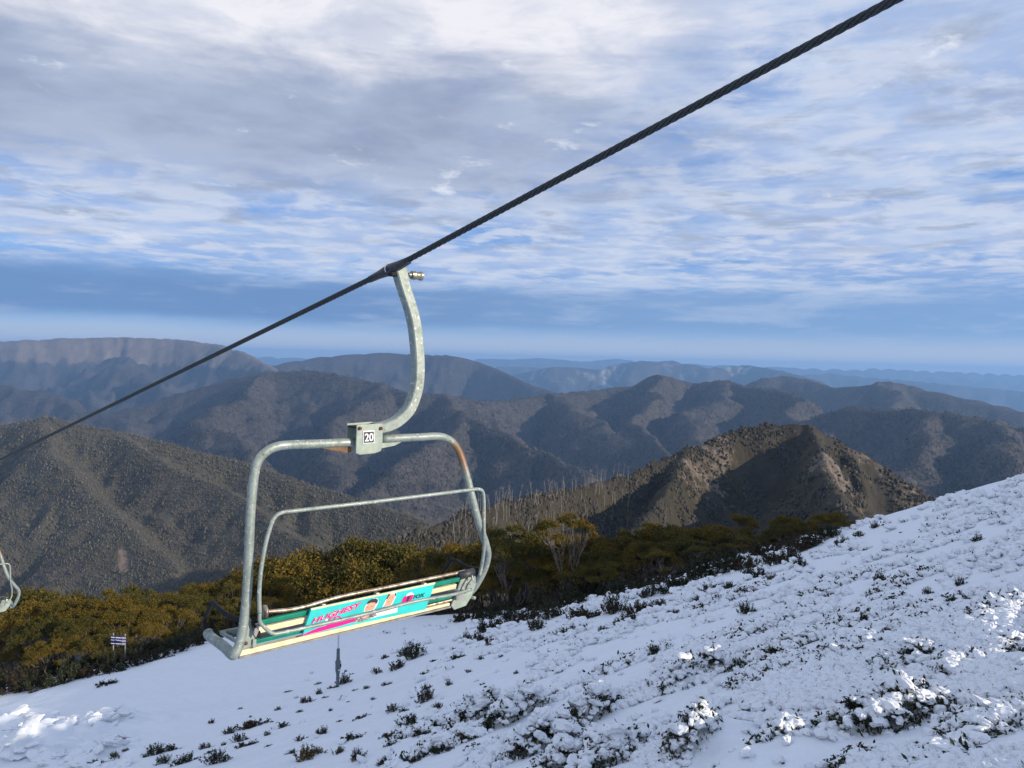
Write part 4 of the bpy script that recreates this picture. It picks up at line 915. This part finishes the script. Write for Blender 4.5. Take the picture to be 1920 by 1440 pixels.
TOPX = [-120, -40, 0, 40, 60, 100, 150, 170, 200, 240, 300, 340, 352, 372, 430, 470, 520, 560, 620, 660, 685, 712, 760, 800, 850, 900, 940, 1000, 1040, 1150, 1230, 1290, 1340, 1370, 1420, 1480, 1520, 1570]
TOPY = [1200, 1180, 1158, 1130, 1118, 1112, 1114, 1124, 1110, 1105, 1114, 1128, 1120, 1082, 1066, 1062, 1050, 1040, 1030, 1032, 1046, 1021, 1021, 1030, 1024, 1014, 1008, 1000, 1000, 1000, 984, 980, 986, 996, 1000, 996, 994, 996]
trs = np.random.RandomState(5)
def tree_row(step, back, frac, wid, label, group, x0=-110, x1=1560, jit=0.4):
    px = x0
    while px < x1:
        p = px + step * jit * (trs.rand() - 0.5); by = np.interp(p, BASX, BASY); ty = np.interp(p, TOPX, TOPY)
        g = ground_hit(p, by, 8.0, 90.0); dist_ = float(g @ Fv)
        d = dist_ + back + trs.rand() * 1.5
        yt = by + (ty - by) * frac * (0.86 + 0.18 * trs.rand())
        q = at(p, yt, d)
        wpx = wid * (0.85 + 0.4 * trs.rand())
        var = trs.randint(len(GUMS)); lb = label(p) if callable(label) else label
        gum(q[0], q[1], q[2], wpx * min(1.0, 0.72 + 0.28 * (by - ty) / 130), var, trs.rand() * 6.28, lb, group)
        px += step * (0.8 + 0.4 * trs.rand())
ORD = ['first', 'second', 'third', 'fourth', 'fifth', 'sixth', 'seventh', 'eighth', 'ninth', 'tenth'] + ['%dth' % i for i in range(11, 60)]
ORD[20] = '21st'; ORD[21] = '22nd'; ORD[22] = '23rd'
def counted(text):
    c_ = iter(ORD); return lambda p: text % next(c_)
tree_row(74, 0.6, 0.50, 3.6, counted('low bushy snow gum, %s from the left in the shaded front row'), 'front row of the snow gum belt')
tree_row(66, 3.2, 0.76, 4.4, counted('round-crowned snow gum, %s from the left in the middle row'), 'middle row of the snow gum belt')
tree_row(58, 6.2, 0.99, 4.6, counted('golden-topped snow gum, %s from the left in the back row'), 'back row of the snow gum belt')
tree_row(80, 9.5, 0.95, 5.2, counted('half-hidden snow gum, %s from the left behind the back row'), 'snow gums behind the back row', 300, 1300)
# trees that stand out
def hero(px, ty, back, wpx, var, label, base=None):
    by = base or np.interp(px, BASX, BASY); g = ground_hit(px, by, 8.0, 90.0); d = float(g @ Fv) + back; q = at(px, ty, d)
    gum(q[0], q[1], q[2], wpx * d / FPX, var, 1.3, label, 'snow gums that stand above the belt')
hero(1062, 962, 1.0, 125, GUM_OPEN, 'tall snow gum with bare pale limbs under a sunlit golden crown', 1128)
hero(1388, 966, 5.0, 62, 2, 'small golden dome-shaped snow gum left of the rocky hill foot')
hero(1476, 970, 5.0, 80, 5, 'low golden dome-shaped snow gum at the right end of the tree belt')
hero(720, 1018, 5.0, 110, 1, 'broad sunlit snow gum rising over the seat of the near chair')
hero(855, 1022, 4.0, 66, 2, 'small yellow-leaved snow gum just left of the chair upright')
hero(960, 990, 2.0, 34, 0, 'narrow yellow-leaved snow gum just right of the chair upright')
hero(545, 1040, 4.0, 120, 3, 'wide sunlit snow gum seen through the restraining bar loop')
hero(240, 1104, 3.0, 150, 4, 'large wind-bent golden snow gum just behind the trail sign', 1215)
hero(90, 1112, 3.0, 140, 1, 'large golden snow gum beside the second chair at the left edge', 1262)
hero(345, 1120, 1.5, 70, 2, 'small rounded snow gum left of the near chair', 1205)

# ------------------------------------------------------------------ heath shrubs pushing through the snow
def shrub_variant(seed, mat, up=0.5, n=46, leaf=0.075):
    rs = np.random.RandomState(seed); parts = []; LV, LF, off = [], [], 0
    for i in range(n):
        a = rs.rand() * 6.28; t_ = math.sqrt(rs.rand()); b0 = np.array([math.cos(a) * t_ * 0.36, math.sin(a) * t_ * 0.30, -0.06])
        tip = b0 + np.array([math.cos(a) * 0.16 * t_ + 0.10 * rs.randn(), math.sin(a) * 0.14 * t_ + 0.10 * rs.randn(), up * (0.35 + 0.65 * rs.rand()) * (1 - 0.45 * t_ ** 2)])
        path = np.array([b0, (b0 + tip) / 2 + 0.02 * rs.randn(3), tip]); parts.append((path, 0.007, 0.003))
        m_ = 26; s_ = 0.25 + 0.75 * rs.rand(m_); P = b0 + (tip - b0) * s_[:, None] + 0.028 * rs.randn(m_, 3)
        V, Fq = leaf_tris(P, np.tile((tip - b0) / (np.linalg.norm(tip - b0) + 1e-6), (m_, 1)), leaf, rs, 0.42); LV.append(V); LF.append(Fq + off); off += len(V)
    bv, bf = branch_geo(parts, 3); V = np.concatenate(LV); Fq = np.concatenate(LF)
    return mesh_np('stems', bv, bf, M['twig']), mesh_np('foliage', V, Fq, M[mat])
SHR = {'d': [shrub_variant(31 + i, 'shrub_leaf', 0.42 + 0.1 * i, 40 + 8 * (i % 2)) for i in range(4)], 'b': [shrub_variant(41, 'shrub_brown', 0.5)], 'y': [shrub_variant(51, 'shrub_gold', 0.62, 50), shrub_variant(52, 'shrub_gold', 0.55, 40)], 'f': [shrub_variant(61, 'shrub_leaf', 0.24, 44), shrub_variant(62, 'shrub_brown', 0.28, 40)]}
def shrub(px, py, wpx, kind, label, group, tall=1.0):
    g = ground_hit(px, py, 5.0, 80.0); d = float(g @ Fv); k2 = wpx * d / FPX
    root = empty('heath_shrub', (g[0], g[1], float(ground(g[0], g[1])) - 0.01), trs.rand() * 6.28 if kind != 'f' else 0.45 + 0.3 * trs.randn())
    v = SHR[kind][trs.randint(len(SHR[kind]))]; s = k2 / 0.86
    root.scale = (s, s * (0.8 if kind != 'f' else 0.6), s * tall)
    link(bpy.data.objects.new('stems', v[0]), root); link(bpy.data.objects.new('foliage', v[1]), root)
    tag(root, label, 'shrub', group)
NAMED = [
 (777, 1232, 54, 'd', 'wide dark heath shrub on open snow right of the snowmaking lance'), (758, 1229, 30, 'd', 'low dark heath mound touching the wide shrub right of the lance'),
 (576, 1315, 24, 'b', 'small reddish-brown cone-shaped shrub below the snowmaking lance'), (572, 1424, 46, 'y', 'bushy golden-green shrub at the bottom edge of the photo'),
 (598, 1414, 26, 'y', 'small golden tuft joined to the right of the golden-green shrub'), (634, 1412, 26, 'y', 'olive tuft right of the golden shrub at the bottom edge'),
 (215, 1424, 22, 'y', 'pale yellow tuft beside the sunlit snow patch'), (235, 1417, 11, 'y', 'tiny yellow tuft right of the pale yellow tuft'),
 (397, 1358, 13, 'd', 'lone upright dark sprig on smooth snow left of centre'), (200, 1287, 36, 'f', 'isolated grey-brown low shrub on smooth snow below the sign'),
 (860, 1356, 40, 'd', 'tall black shrub half capped in sunlit snow in the foreground'), (1842, 914, 30, 'd', 'dark shrub on the snow skyline at the far right'),
 (744, 1254, 34, 'b', 'brown low shrub left of the wide dark shrub'), (1006, 1182, 44, 'd', 'rounded dark green shrub standing alone below the edge thicket'),
 (645, 1283, 28, 'd', 'dark shrub at the foot of the snowmaking lance'), (625, 1291, 22, 'f', 'low dark tuft hugging the base of the snowmaking lance'), (481, 1358, 56, 'f', 'long low brown shrub lying across the snow slope'),
 (346, 1431, 46, 'd', 'dark shrub cut by the bottom edge left of centre'), (408, 1437, 46, 'd', 'olive-dark shrub cut by the bottom edge beside a smaller one'),
 (1353, 1072, 84, 'd', 'broad dark thicket of heath jutting into the snow at right'), (1153, 1148, 58, 'd', 'bright green-tipped shrub at the lower edge of the thicket')]
for px, py, wp, kd, lb in NAMED: shrub(px, py, wp, kd, lb, 'heath shrubs that stand out')
LIST_L = [(430, 1372, 26), (450, 1386, 34), (501, 1380, 17), (463, 1401, 42), (397, 1410, 20), (386, 1401, 24), (321, 1404, 32), (292, 1413, 42), (306, 1432, 30), (182, 1433, 32), (532, 1359, 28), (605, 1375, 24), (565, 1391, 24), (547, 1415, 22), (671, 1424, 36), (664, 1385, 46), (680, 1345, 30), (598, 1304, 17), (611, 1306, 15), (523, 1330, 15), (561, 1333, 15), (687, 1289, 14), (667, 1292, 14), (596, 1285, 12), (540, 1301, 15), (450, 1335, 9), (470, 1345, 7), (660, 1265, 9), (648, 1262, 7), (420, 1395, 12), (505, 1402, 14), (640, 1350, 14), (620, 1330, 10), (655, 1312, 9), (700, 1310, 12)]
LIST_M = [(766, 1216, 22), (722, 1234, 18), (798, 1262, 20), (707, 1263, 22), (727, 1280, 24), (802, 1290, 22), (735, 1333, 28), (797, 1312, 42), (853, 1220, 17), (860, 1232, 30), (902, 1235, 12), (940, 1233, 12), (968, 1263, 10), (1157, 1247, 14), (773, 1354, 44), (798, 1374, 52), (733, 1377, 38), (736, 1396, 26), (760, 1330, 24), (820, 1330, 26), (842, 1285, 16), (880, 1262, 14), (905, 1285, 14), (930, 1300, 18), (845, 1250, 20), (815, 1240, 14), (1000, 1300, 18), (980, 1340, 20), (1040, 1310, 20), (885, 1400, 32), (830, 1410, 36), (780, 1425, 36), (720, 1428, 30), (1100, 1290, 16), (1030, 1255, 14)]
LIST_E = [(875, 1200, 20), (897, 1204, 24), (919, 1181, 38), (944, 1175, 20), (922, 1208, 24), (994, 1160, 50), (1034, 1157, 46), (1069, 1133, 66), (1100, 1160, 46), (1200, 1145, 44), (1240, 1138, 34), (1272, 1105, 60), (1216, 1120, 30), (1237, 1080, 64), (1150, 1099, 74), (1219, 1096, 64), (1422, 1081, 38), (1369, 1104, 26), (1412, 1112, 14), (1462, 1059, 44), (1481, 1050, 38), (1059, 1194, 26), (1084, 1185, 28), (1400, 1151, 28), (1262, 1154, 20), (1310, 1085, 60), (1290, 1100, 40), (1330, 1110, 30), (1500, 1030, 50), (1525, 1022, 40), (1555, 1008, 40), (1110, 1120, 70), (1180, 1110, 60), (960, 1165, 40), (1020, 1140, 60), (1440, 1040, 60), (1400, 1062, 50), (1130, 1190, 20), (1160, 1170, 22), (1310, 1130, 24), (1180, 1165, 30), (1345, 1135, 22), (1390, 1120, 26), (1450, 1090, 26), (1500, 1065, 26), (1540, 1045, 22), (1580, 1020, 22), (1610, 1005, 18), (1640, 990, 16)]
LIST_R = [(1713, 1025, 12), (1833, 1014, 22), (1598, 1033, 16), (1651, 1088, 34), (1700, 1076, 30), (1500, 1150, 22), (1560, 1120, 24), (1620, 1130, 20), (1740, 1110, 20), (1800, 1090, 24), (1870, 1060, 20), (1760, 1050, 14), (1690, 1000, 10), (1860, 985, 12), (1780, 975, 9), (1900, 1130, 20), (1590, 1090, 20), (1540, 1085, 24), (1470, 1120, 28), (1660, 1045, 14)]
LIST_T = [(0, 1300, 60), (40, 1292, 60), (80, 1286, 60), (125, 1276, 56), (165, 1266, 56), (210, 1258, 50), (250, 1246, 56), (290, 1236, 50), (330, 1222, 56), (365, 1208, 50), (400, 1196, 46), (20, 1275, 70), (100, 1262, 70), (190, 1246, 60), (275, 1228, 60), (345, 1205, 50), (880, 1160, 50), (915, 1158, 46), (940, 1150, 50)]
for L_, lb, gr, kinds in ((LIST_L, 'small dark heath tuft, %s from the left among those round the snowmaking lance', 'heath tufts left of the lance', 'dfbfd'), (LIST_M, 'small dark heath tuft, %s from the left among those right of the snowmaking lance', 'heath tufts in the middle of the slope', 'dfdf'), (LIST_E, 'dark heath shrub, %s from the left in the thicket right of the chair', 'heath shrubs fringing the trees', 'd'), (LIST_R, 'small dark tuft, %s from the left showing through snow on the upper right slope', 'heath tufts on the upper right slope', 'fd'), (LIST_T, 'dark low shrub, %s from the left under the shaded front of the tree belt', 'shrubs at the foot of the tree belt', 'd')):
    for i, (px, py, wp) in enumerate(sorted(L_)): shrub(px, py + (3 if L_ is LIST_T else 0), wp * (1.25 if L_ is LIST_E else 1.1 if L_ is LIST_T else 1.0), kinds[trs.randint(len(kinds))], lb % ORD[i], gr, 1.0 if L_ is not LIST_L else 0.9)

# ------------------------------------------------------------------ snow-laden heath: lumps of snow resting on dark leaves
lrs = np.random.RandomState(77)
# mounds: photo centre, half length and half width (m), height (m)
MOUNDS = [((1655, 1345), 1.2, 0.80, 0.58), ((1700, 1242), 0.95, 0.7, 0.44), ((1860, 1345), 1.0, 0.6, 0.22), ((1590, 1225), 1.5, 0.8, 0.22), ((1450, 1262), 1.5, 0.7, 0.20), ((1800, 1245), 0.9, 0.45, 0.26), ((1768, 1255), 0.35, 0.25, 0.3),
          ((1300, 1278), 1.3, 0.36, 0.66), ((1215, 1300), 0.6, 0.3, 0.2), ((890, 1350), 0.9, 0.45, 0.95), ((960, 1348), 1.3, 0.40, 0.85), ((1100, 1352), 1.2, 0.45, 0.75), ((1010, 1400), 1.2, 0.6, 0.62), ((1140, 1425), 1.0, 0.45, 0.6), ((1060, 1435), 0.8, 0.4, .55), ((1290, 1425), 0.7, 0.4, 0.5), ((1190, 1240), 1.6, 0.5, 0.25),
          ((1720, 1155), 2.0, 0.7, 0.22), ((1850, 1150), 1.4, 0.6, 0.22), ((1600, 1160), 2.2, 0.7, 0.2), ((1450, 1170), 2.4, 0.6, 0.22), ((1380, 1120), 2.4, 0.6, 0.2), ((1560, 1100), 2.2, 0.5, 0.18), ((1690, 1090), 1.6, 0.5, 0.2), ((840, 1395), 1.2, 0.6, 0.3), ((790, 1370), 1.0, 0.5, 0.22), ((1480, 1215), 2.0, 0.6, 0.2), ((1650, 1195), 1.8, 0.6, 0.2),
          ((1880, 1215), 1.2, 0.5, .22), ((1340, 1200), 1.8, 0.4, 0.22), ((1480, 1400), 0.9, 0.3, 0.12), ((1760, 1420), 0.9, 0.3, .12), ((1600, 1430), 0.7, 0.25, .12)]
LP, LS, FL = [], [], []; TP, TS = [], []
cA = np.array([0.86, 0.51]); cB = np.array([-0.51, 0.86])
for mi, (pp, a, b, h) in enumerate(MOUNDS):
    g = ground_hit(*pp); dist_ = float(g @ Fv); bare = False
    size = np.clip(0.052 + 0.0026 * dist_, 0.06, 0.16) * (2.0 if bare else 1.0)
    n = int(a * b * math.pi / (size * size) * (0.75 if not bare else 0.35))
    u = np.sqrt(lrs.rand(n)) * (1 + 0.12 * lrs.randn(n)); an = lrs.rand(n) * 2 * math.pi
    ou, ov = u * np.cos(an) * a, u * np.sin(an) * b
    wig = 0.8 + 0.35 * perlin(ou * 1.3 + mi * 7, ov * 1.3)
    x = g[0] + (cA[0] * ou + cB[0] * ov) * wig; y = g[1] + (cA[1] * ou + cB[1] * ov) * wig
    dome = h * np.clip(1 - u ** 2.2, 0, 1) ** 0.7 * (0.75 + 0.5 * perlin(x * 2.3, y * 2.3))
    z = ground(x, y) + dome * (0.70 + 0.30 * lrs.rand(n))
    s = size * (0.35 + 1.15 * lrs.rand(n) ** 2.2) * (1 - 0.25 * np.clip(u, 0, 1))
    keep = perlin(x * 1.8 + 9, y * 1.8) > -0.42
    keep |= (dome > 0.7 * h)
    LP.append(np.stack([x, y, z], 1)[keep]); LS.append(s[keep]); FL.append(np.full(int(keep.sum()), 0.32 if bare else 1.0))
    if not bare:
        pk = np.stack([x, y, z], 1)[keep]; sk_ = s[keep]; m2 = len(pk)
        TP.append(pk + np.stack([sk_ * (0.7 * lrs.randn(m2) - 0.3), sk_ * (0.7 * lrs.randn(m2) - 0.7), -sk_ * (0.5 + 0.3 * lrs.rand(m2))], 1)); TS.append(sk_ * 1.0)
        n2 = int(n * 2.0); u2 = np.sqrt(lrs.rand(n2)); an2 = lrs.rand(n2) * 2 * math.pi; o1, o2 = u2 * np.cos(an2) * a, u2 * np.sin(an2) * b
        w2 = 0.8 + 0.35 * perlin(o1 * 1.3 + mi * 7, o2 * 1.3)
        x2 = g[0] + (cA[0] * o1 + cB[0] * o2) * w2; y2 = g[1] + (cA[1] * o1 + cB[1] * o2) * w2
        d2 = h * np.clip(1 - u2 ** 2.2, 0, 1) ** 0.7 * (0.75 + 0.5 * perlin(x2 * 2.3, y2 * 2.3))
        TP.append(np.stack([x2, y2, ground(x2, y2) + d2 * (0.35 + 0.62 * lrs.rand(n2))], 1)); TS.append(size * (0.7 + 0.8 * lrs.rand(n2)))
# flat clods in the sunlit patch at lower left
for q in range(150):
    g = ground_hit(8 + 250 * lrs.rand() ** 1.2, 1438 - 92 * lrs.rand() ** 1.5); gx0, gy0 = g[0], g[1]
    LP.append(np.array([[gx0, gy0, float(ground(gx0, gy0)) + 0.02]])); LS.append(np.array([0.10 + 0.22 * lrs.rand() ** 2])); FL.append(np.array([0.5]))
# thinner heath scattered over the right half of the slope, in bands across the fall line
N = 150000
r_ = 6.5 * (48.0 / 6.5) ** lrs.rand(N); a_ = -0.30 + 0.95 * lrs.rand(N); x = np.sin(a_) * r_; y = np.cos(a_) * r_
ca_ = x * cA[0] + y * cA[1]; cb_ = x * cB[0] + y * cB[1]
wa_ = perlin(ca_ * 0.15, cb_ * 0.15 + 4)
den = fbm(ca_ * 0.27 + 3 + wa_, cb_ * 0.45 + 1.3 * wa_, 4) + 0.35 * perlin(ca_ * 0.9, cb_ * 1.6)
qx = 960 + FPX * x / y
bare_ = smooth(1250, 1330, qx) * smooth(1620, 1520, qx) * smooth(13.5, 11.5, r_) + smooth(1700, 1800, qx) * smooth(9.0, 10.0, r_) * smooth(11.2, 10.4, r_)
wgt_ = smooth(0.02, 0.45, den) * smooth(820, 1250, qx + 6 * (r_ - 15)) * (1 - bare_) + 0.008 * smooth(300, 900, qx)
keep = lrs.rand(N) < wgt_ * np.clip((18.0 / r_) ** 1.6, 0.12, 1.0) * 0.75
x, y, r_ = x[keep], y[keep], r_[keep]; n = len(x)
s = np.clip(0.032 + 0.0026 * r_, 0.045, 0.14) * (0.5 + 0.8 * lrs.rand(n))
LP.append(np.stack([x, y, ground(x, y) + s * (0.1 + 0.9 * lrs.rand(n))], 1)); LS.append(s); FL.append(np.ones(n))
k = lrs.rand(n) < 0.8
TP.append(np.stack([x + s * (0.7 * lrs.randn(n) - 0.2), y + s * (0.7 * lrs.randn(n) - 0.6), ground(x, y) + 0.2 * s], 1)[k]); TS.append((s * 1.15)[k])
LP = np.concatenate(LP); LS = np.concatenate(LS); TP = np.concatenate(TP); TS = np.concatenate(TS)
print('lumps', len(LP), 'tufts', len(TP))
# snow lumps: instanced soft blobs of several shapes
me = bpy.data.meshes.new('snow_lumps'); me.vertices.add(len(LP)); me.vertices.foreach_set('co', LP.astype(np.float32).ravel())
FL = np.concatenate(FL)
sc3 = np.stack([LS * (0.9 + 0.9 * lrs.rand(len(LS))), LS * (0.8 + 0.7 * lrs.rand(len(LS))), LS * (0.50 + 0.40 * lrs.rand(len(LS))) * FL], 1)
ro3 = np.stack([0.3 * lrs.randn(len(LS)), 0.3 * lrs.randn(len(LS)), 6.28 * lrs.rand(len(LS))], 1)
for nm, dat in (('lump_scale', sc3), ('lump_turn', ro3)):
    at2 = me.attributes.new(nm, 'FLOAT_VECTOR', 'POINT'); at2.data.foreach_set('vector', dat.astype(np.float32).ravel())
me.materials.append(M['lump'])
lo = link(bpy.data.objects.new('snow_lumps', me)); tag(lo, 'rounded lumps of snow resting on the heath across the right slope', 'snow', kind='stuff')
ng = bpy.data.node_groups.new('lumps', 'GeometryNodeTree')
ng.interface.new_socket('Geometry', in_out='INPUT', socket_type='NodeSocketGeometry'); ng.interface.new_socket('Geometry', in_out='OUTPUT', socket_type='NodeSocketGeometry')
N_ = ng.nodes; L_ = ng.links
gi = N_.new('NodeGroupInput'); go = N_.new('NodeGroupOutput'); iop = N_.new('GeometryNodeInstanceOnPoints'); jn = N_.new('GeometryNodeJoinGeometry')
for q in range(4):
    ic = N_.new('GeometryNodeMeshIcoSphere'); ic.inputs['Radius'].default_value = 1.0; ic.inputs['Subdivisions'].default_value = 4
    nz = N_.new('ShaderNodeTexNoise'); nz.noise_dimensions = '4D'; nz.inputs['W'].default_value = q * 3.7; nz.inputs['Scale'].default_value = 1.25; nz.inputs['Detail'].default_value = 3.0
    sb_ = N_.new('ShaderNodeVectorMath'); sb_.operation = 'SUBTRACT'; sb_.inputs[1].default_value = (0.5, 0.5, 0.5); L_.new(nz.outputs['Color'], sb_.inputs[0])
    sm = N_.new('ShaderNodeVectorMath'); sm.operation = 'SCALE'; sm.inputs['Scale'].default_value = 1.4; L_.new(sb_.outputs[0], sm.inputs[0])
    sp2 = N_.new('GeometryNodeSetPosition'); L_.new(ic.outputs['Mesh'], sp2.inputs['Geometry']); L_.new(sm.outputs[0], sp2.inputs['Offset'])
    ssm = N_.new('GeometryNodeSetShadeSmooth'); L_.new(sp2.outputs[0], ssm.inputs[0])
    smt = N_.new('GeometryNodeSetMaterial'); smt.inputs['Material'].default_value = M['lump']; L_.new(ssm.outputs[0], smt.inputs[0])
    g2 = N_.new('GeometryNodeGeometryToInstance'); L_.new(smt.outputs[0], g2.inputs[0]); L_.new(g2.outputs[0], jn.inputs[0])
def named(nm):
    a = N_.new('GeometryNodeInputNamedAttribute'); a.data_type = 'FLOAT_VECTOR'; a.inputs['Name'].default_value = nm; return a.outputs['Attribute']
rv = N_.new('FunctionNodeRandomValue'); rv.data_type = 'INT'; rv.inputs[4].default_value = 0; rv.inputs[5].default_value = 3
L_.new(gi.outputs[0], iop.inputs['Points']); L_.new(jn.outputs[0], iop.inputs['Instance']); iop.inputs['Pick Instance'].default_value = True
L_.new(rv.outputs[2], iop.inputs['Instance Index']); L_.new(named('lump_scale'), iop.inputs['Scale']); L_.new(named('lump_turn'), iop.inputs['Rotation'])
L_.new(iop.outputs[0], go.inputs[0])
md = lo.modifiers.new('lumps', 'NODES'); md.node_group = ng
# dark leaves between and under the lumps
n = len(TP); rs5 = np.random.RandomState(8); q = 5
cen = np.repeat(TP, q, 0) + rs5.randn(n * q, 3) * np.repeat(TS, q)[:, None] * np.array([0.45, 0.45, 0.35])
V, Fq = leaf_tris(cen, np.tile(np.array([[0.1, 0, 0.9]]), (n * q, 1)), 1.0, rs5, 0.42)
V = (V.reshape(-1, 4, 3) - cen[:, None]) * (np.repeat(TS, q) * 0.76)[:, None, None] + cen[:, None]
me = mesh_np('heath_leaves', V.reshape(-1, 3), Fq, M['shrub_leaf'])
tag(link(bpy.data.objects.new('heath_leaves', me)), 'dark heath leaves showing between the snow lumps', 'heath', kind='stuff')

# ------------------------------------------------------------------ dead trees on the ridge below the rocky hill
def dead_variant(seed):
    rs = np.random.RandomState(seed); H_ = 11.0; parts = []
    tp_ = np.array([0.8 * rs.randn(), 0.8 * rs.randn(), H_]); path = catmull([np.array([0, 0, -0.8]), np.array([0.2 * rs.randn(), 0.2 * rs.randn(), H_ * 0.4]), tp_ * (0.6, 0.6, 0.75), tp_], 3); parts.append((path, 0.19, 0.05))
    for i in range(rs.randint(5, 9)):
        k3 = rs.randint(4, len(path)); s3 = path[k3]; a = rs.rand() * 6.28; l3 = 1.2 + 1.6 * rs.rand()
        e3 = s3 + np.array([math.cos(a) * l3 * 0.6, math.sin(a) * l3 * 0.6, l3]); parts.append((np.array([s3, (s3 + e3) / 2 + 0.15 * rs.randn(3), e3]), 0.085, 0.03))
    v, f_ = branch_geo(parts, 4); return mesh_np('dead_tree', v, f_, M['deadwood'])
DEAD = [dead_variant(100 + i) for i in range(6)]
def hill_z(x, y):
    a = math.atan2(x, y); r0 = math.hypot(x, y); u0 = (a - th[0]) / (th[1] - th[0]); v0 = math.log(r0 / rr[0]) / math.log(rr[1] / rr[0]); i = int(u0); j = int(v0); fu0 = u0 - i; fv0 = v0 - j
    return float(hz[i, j] * (1 - fu0) * (1 - fv0) + hz[i + 1, j] * fu0 * (1 - fv0) + hz[i, j + 1] * (1 - fu0) * fv0 + hz[i + 1, j + 1] * fu0 * fv0)
drs = np.random.RandomState(9)
cr_pts = _crest_w['near_hill'][0]
def dead(px, dep, lb, gr, sc=1.0):
    rx = ray(px, 900); s_ = dep / 1.0; x, y = rx[0] * s_, rx[1] * s_
    o = link(bpy.data.objects.new('dead_tree', DEAD[drs.randint(6)])); o.location = (x, y, hill_z(x, y)); o.rotation_euler = (0, 0, drs.rand() * 6.28); o.scale = (sc * 1.15, sc * 1.15, sc * (0.75 + 0.5 * drs.rand()))
    tag(o, lb, 'dead tree', gr)
for i in range(230):
    px = 850 + 330 * drs.rand() ** 0.9; dep_c = np.interp(px, [750, 900, 1000, 1100, 1180], [470, 560, 620, 690, 740]); dep = dep_c - (5 + 150 * drs.rand() ** 1.6) * (1 if drs.rand() < 0.9 else -0.1)
    dead(px, dep, 'bare grey dead tree in the burnt stand along the ridge right of the chair', 'dead trees along the ridge', 1.0)
for i in range(26):
    dead(1285 + 75 * drs.rand(), 330 + 40 * drs.rand(), 'pale dead trunk in the small stand below the dark hill face', 'pale dead trunks below the hill', 0.62)
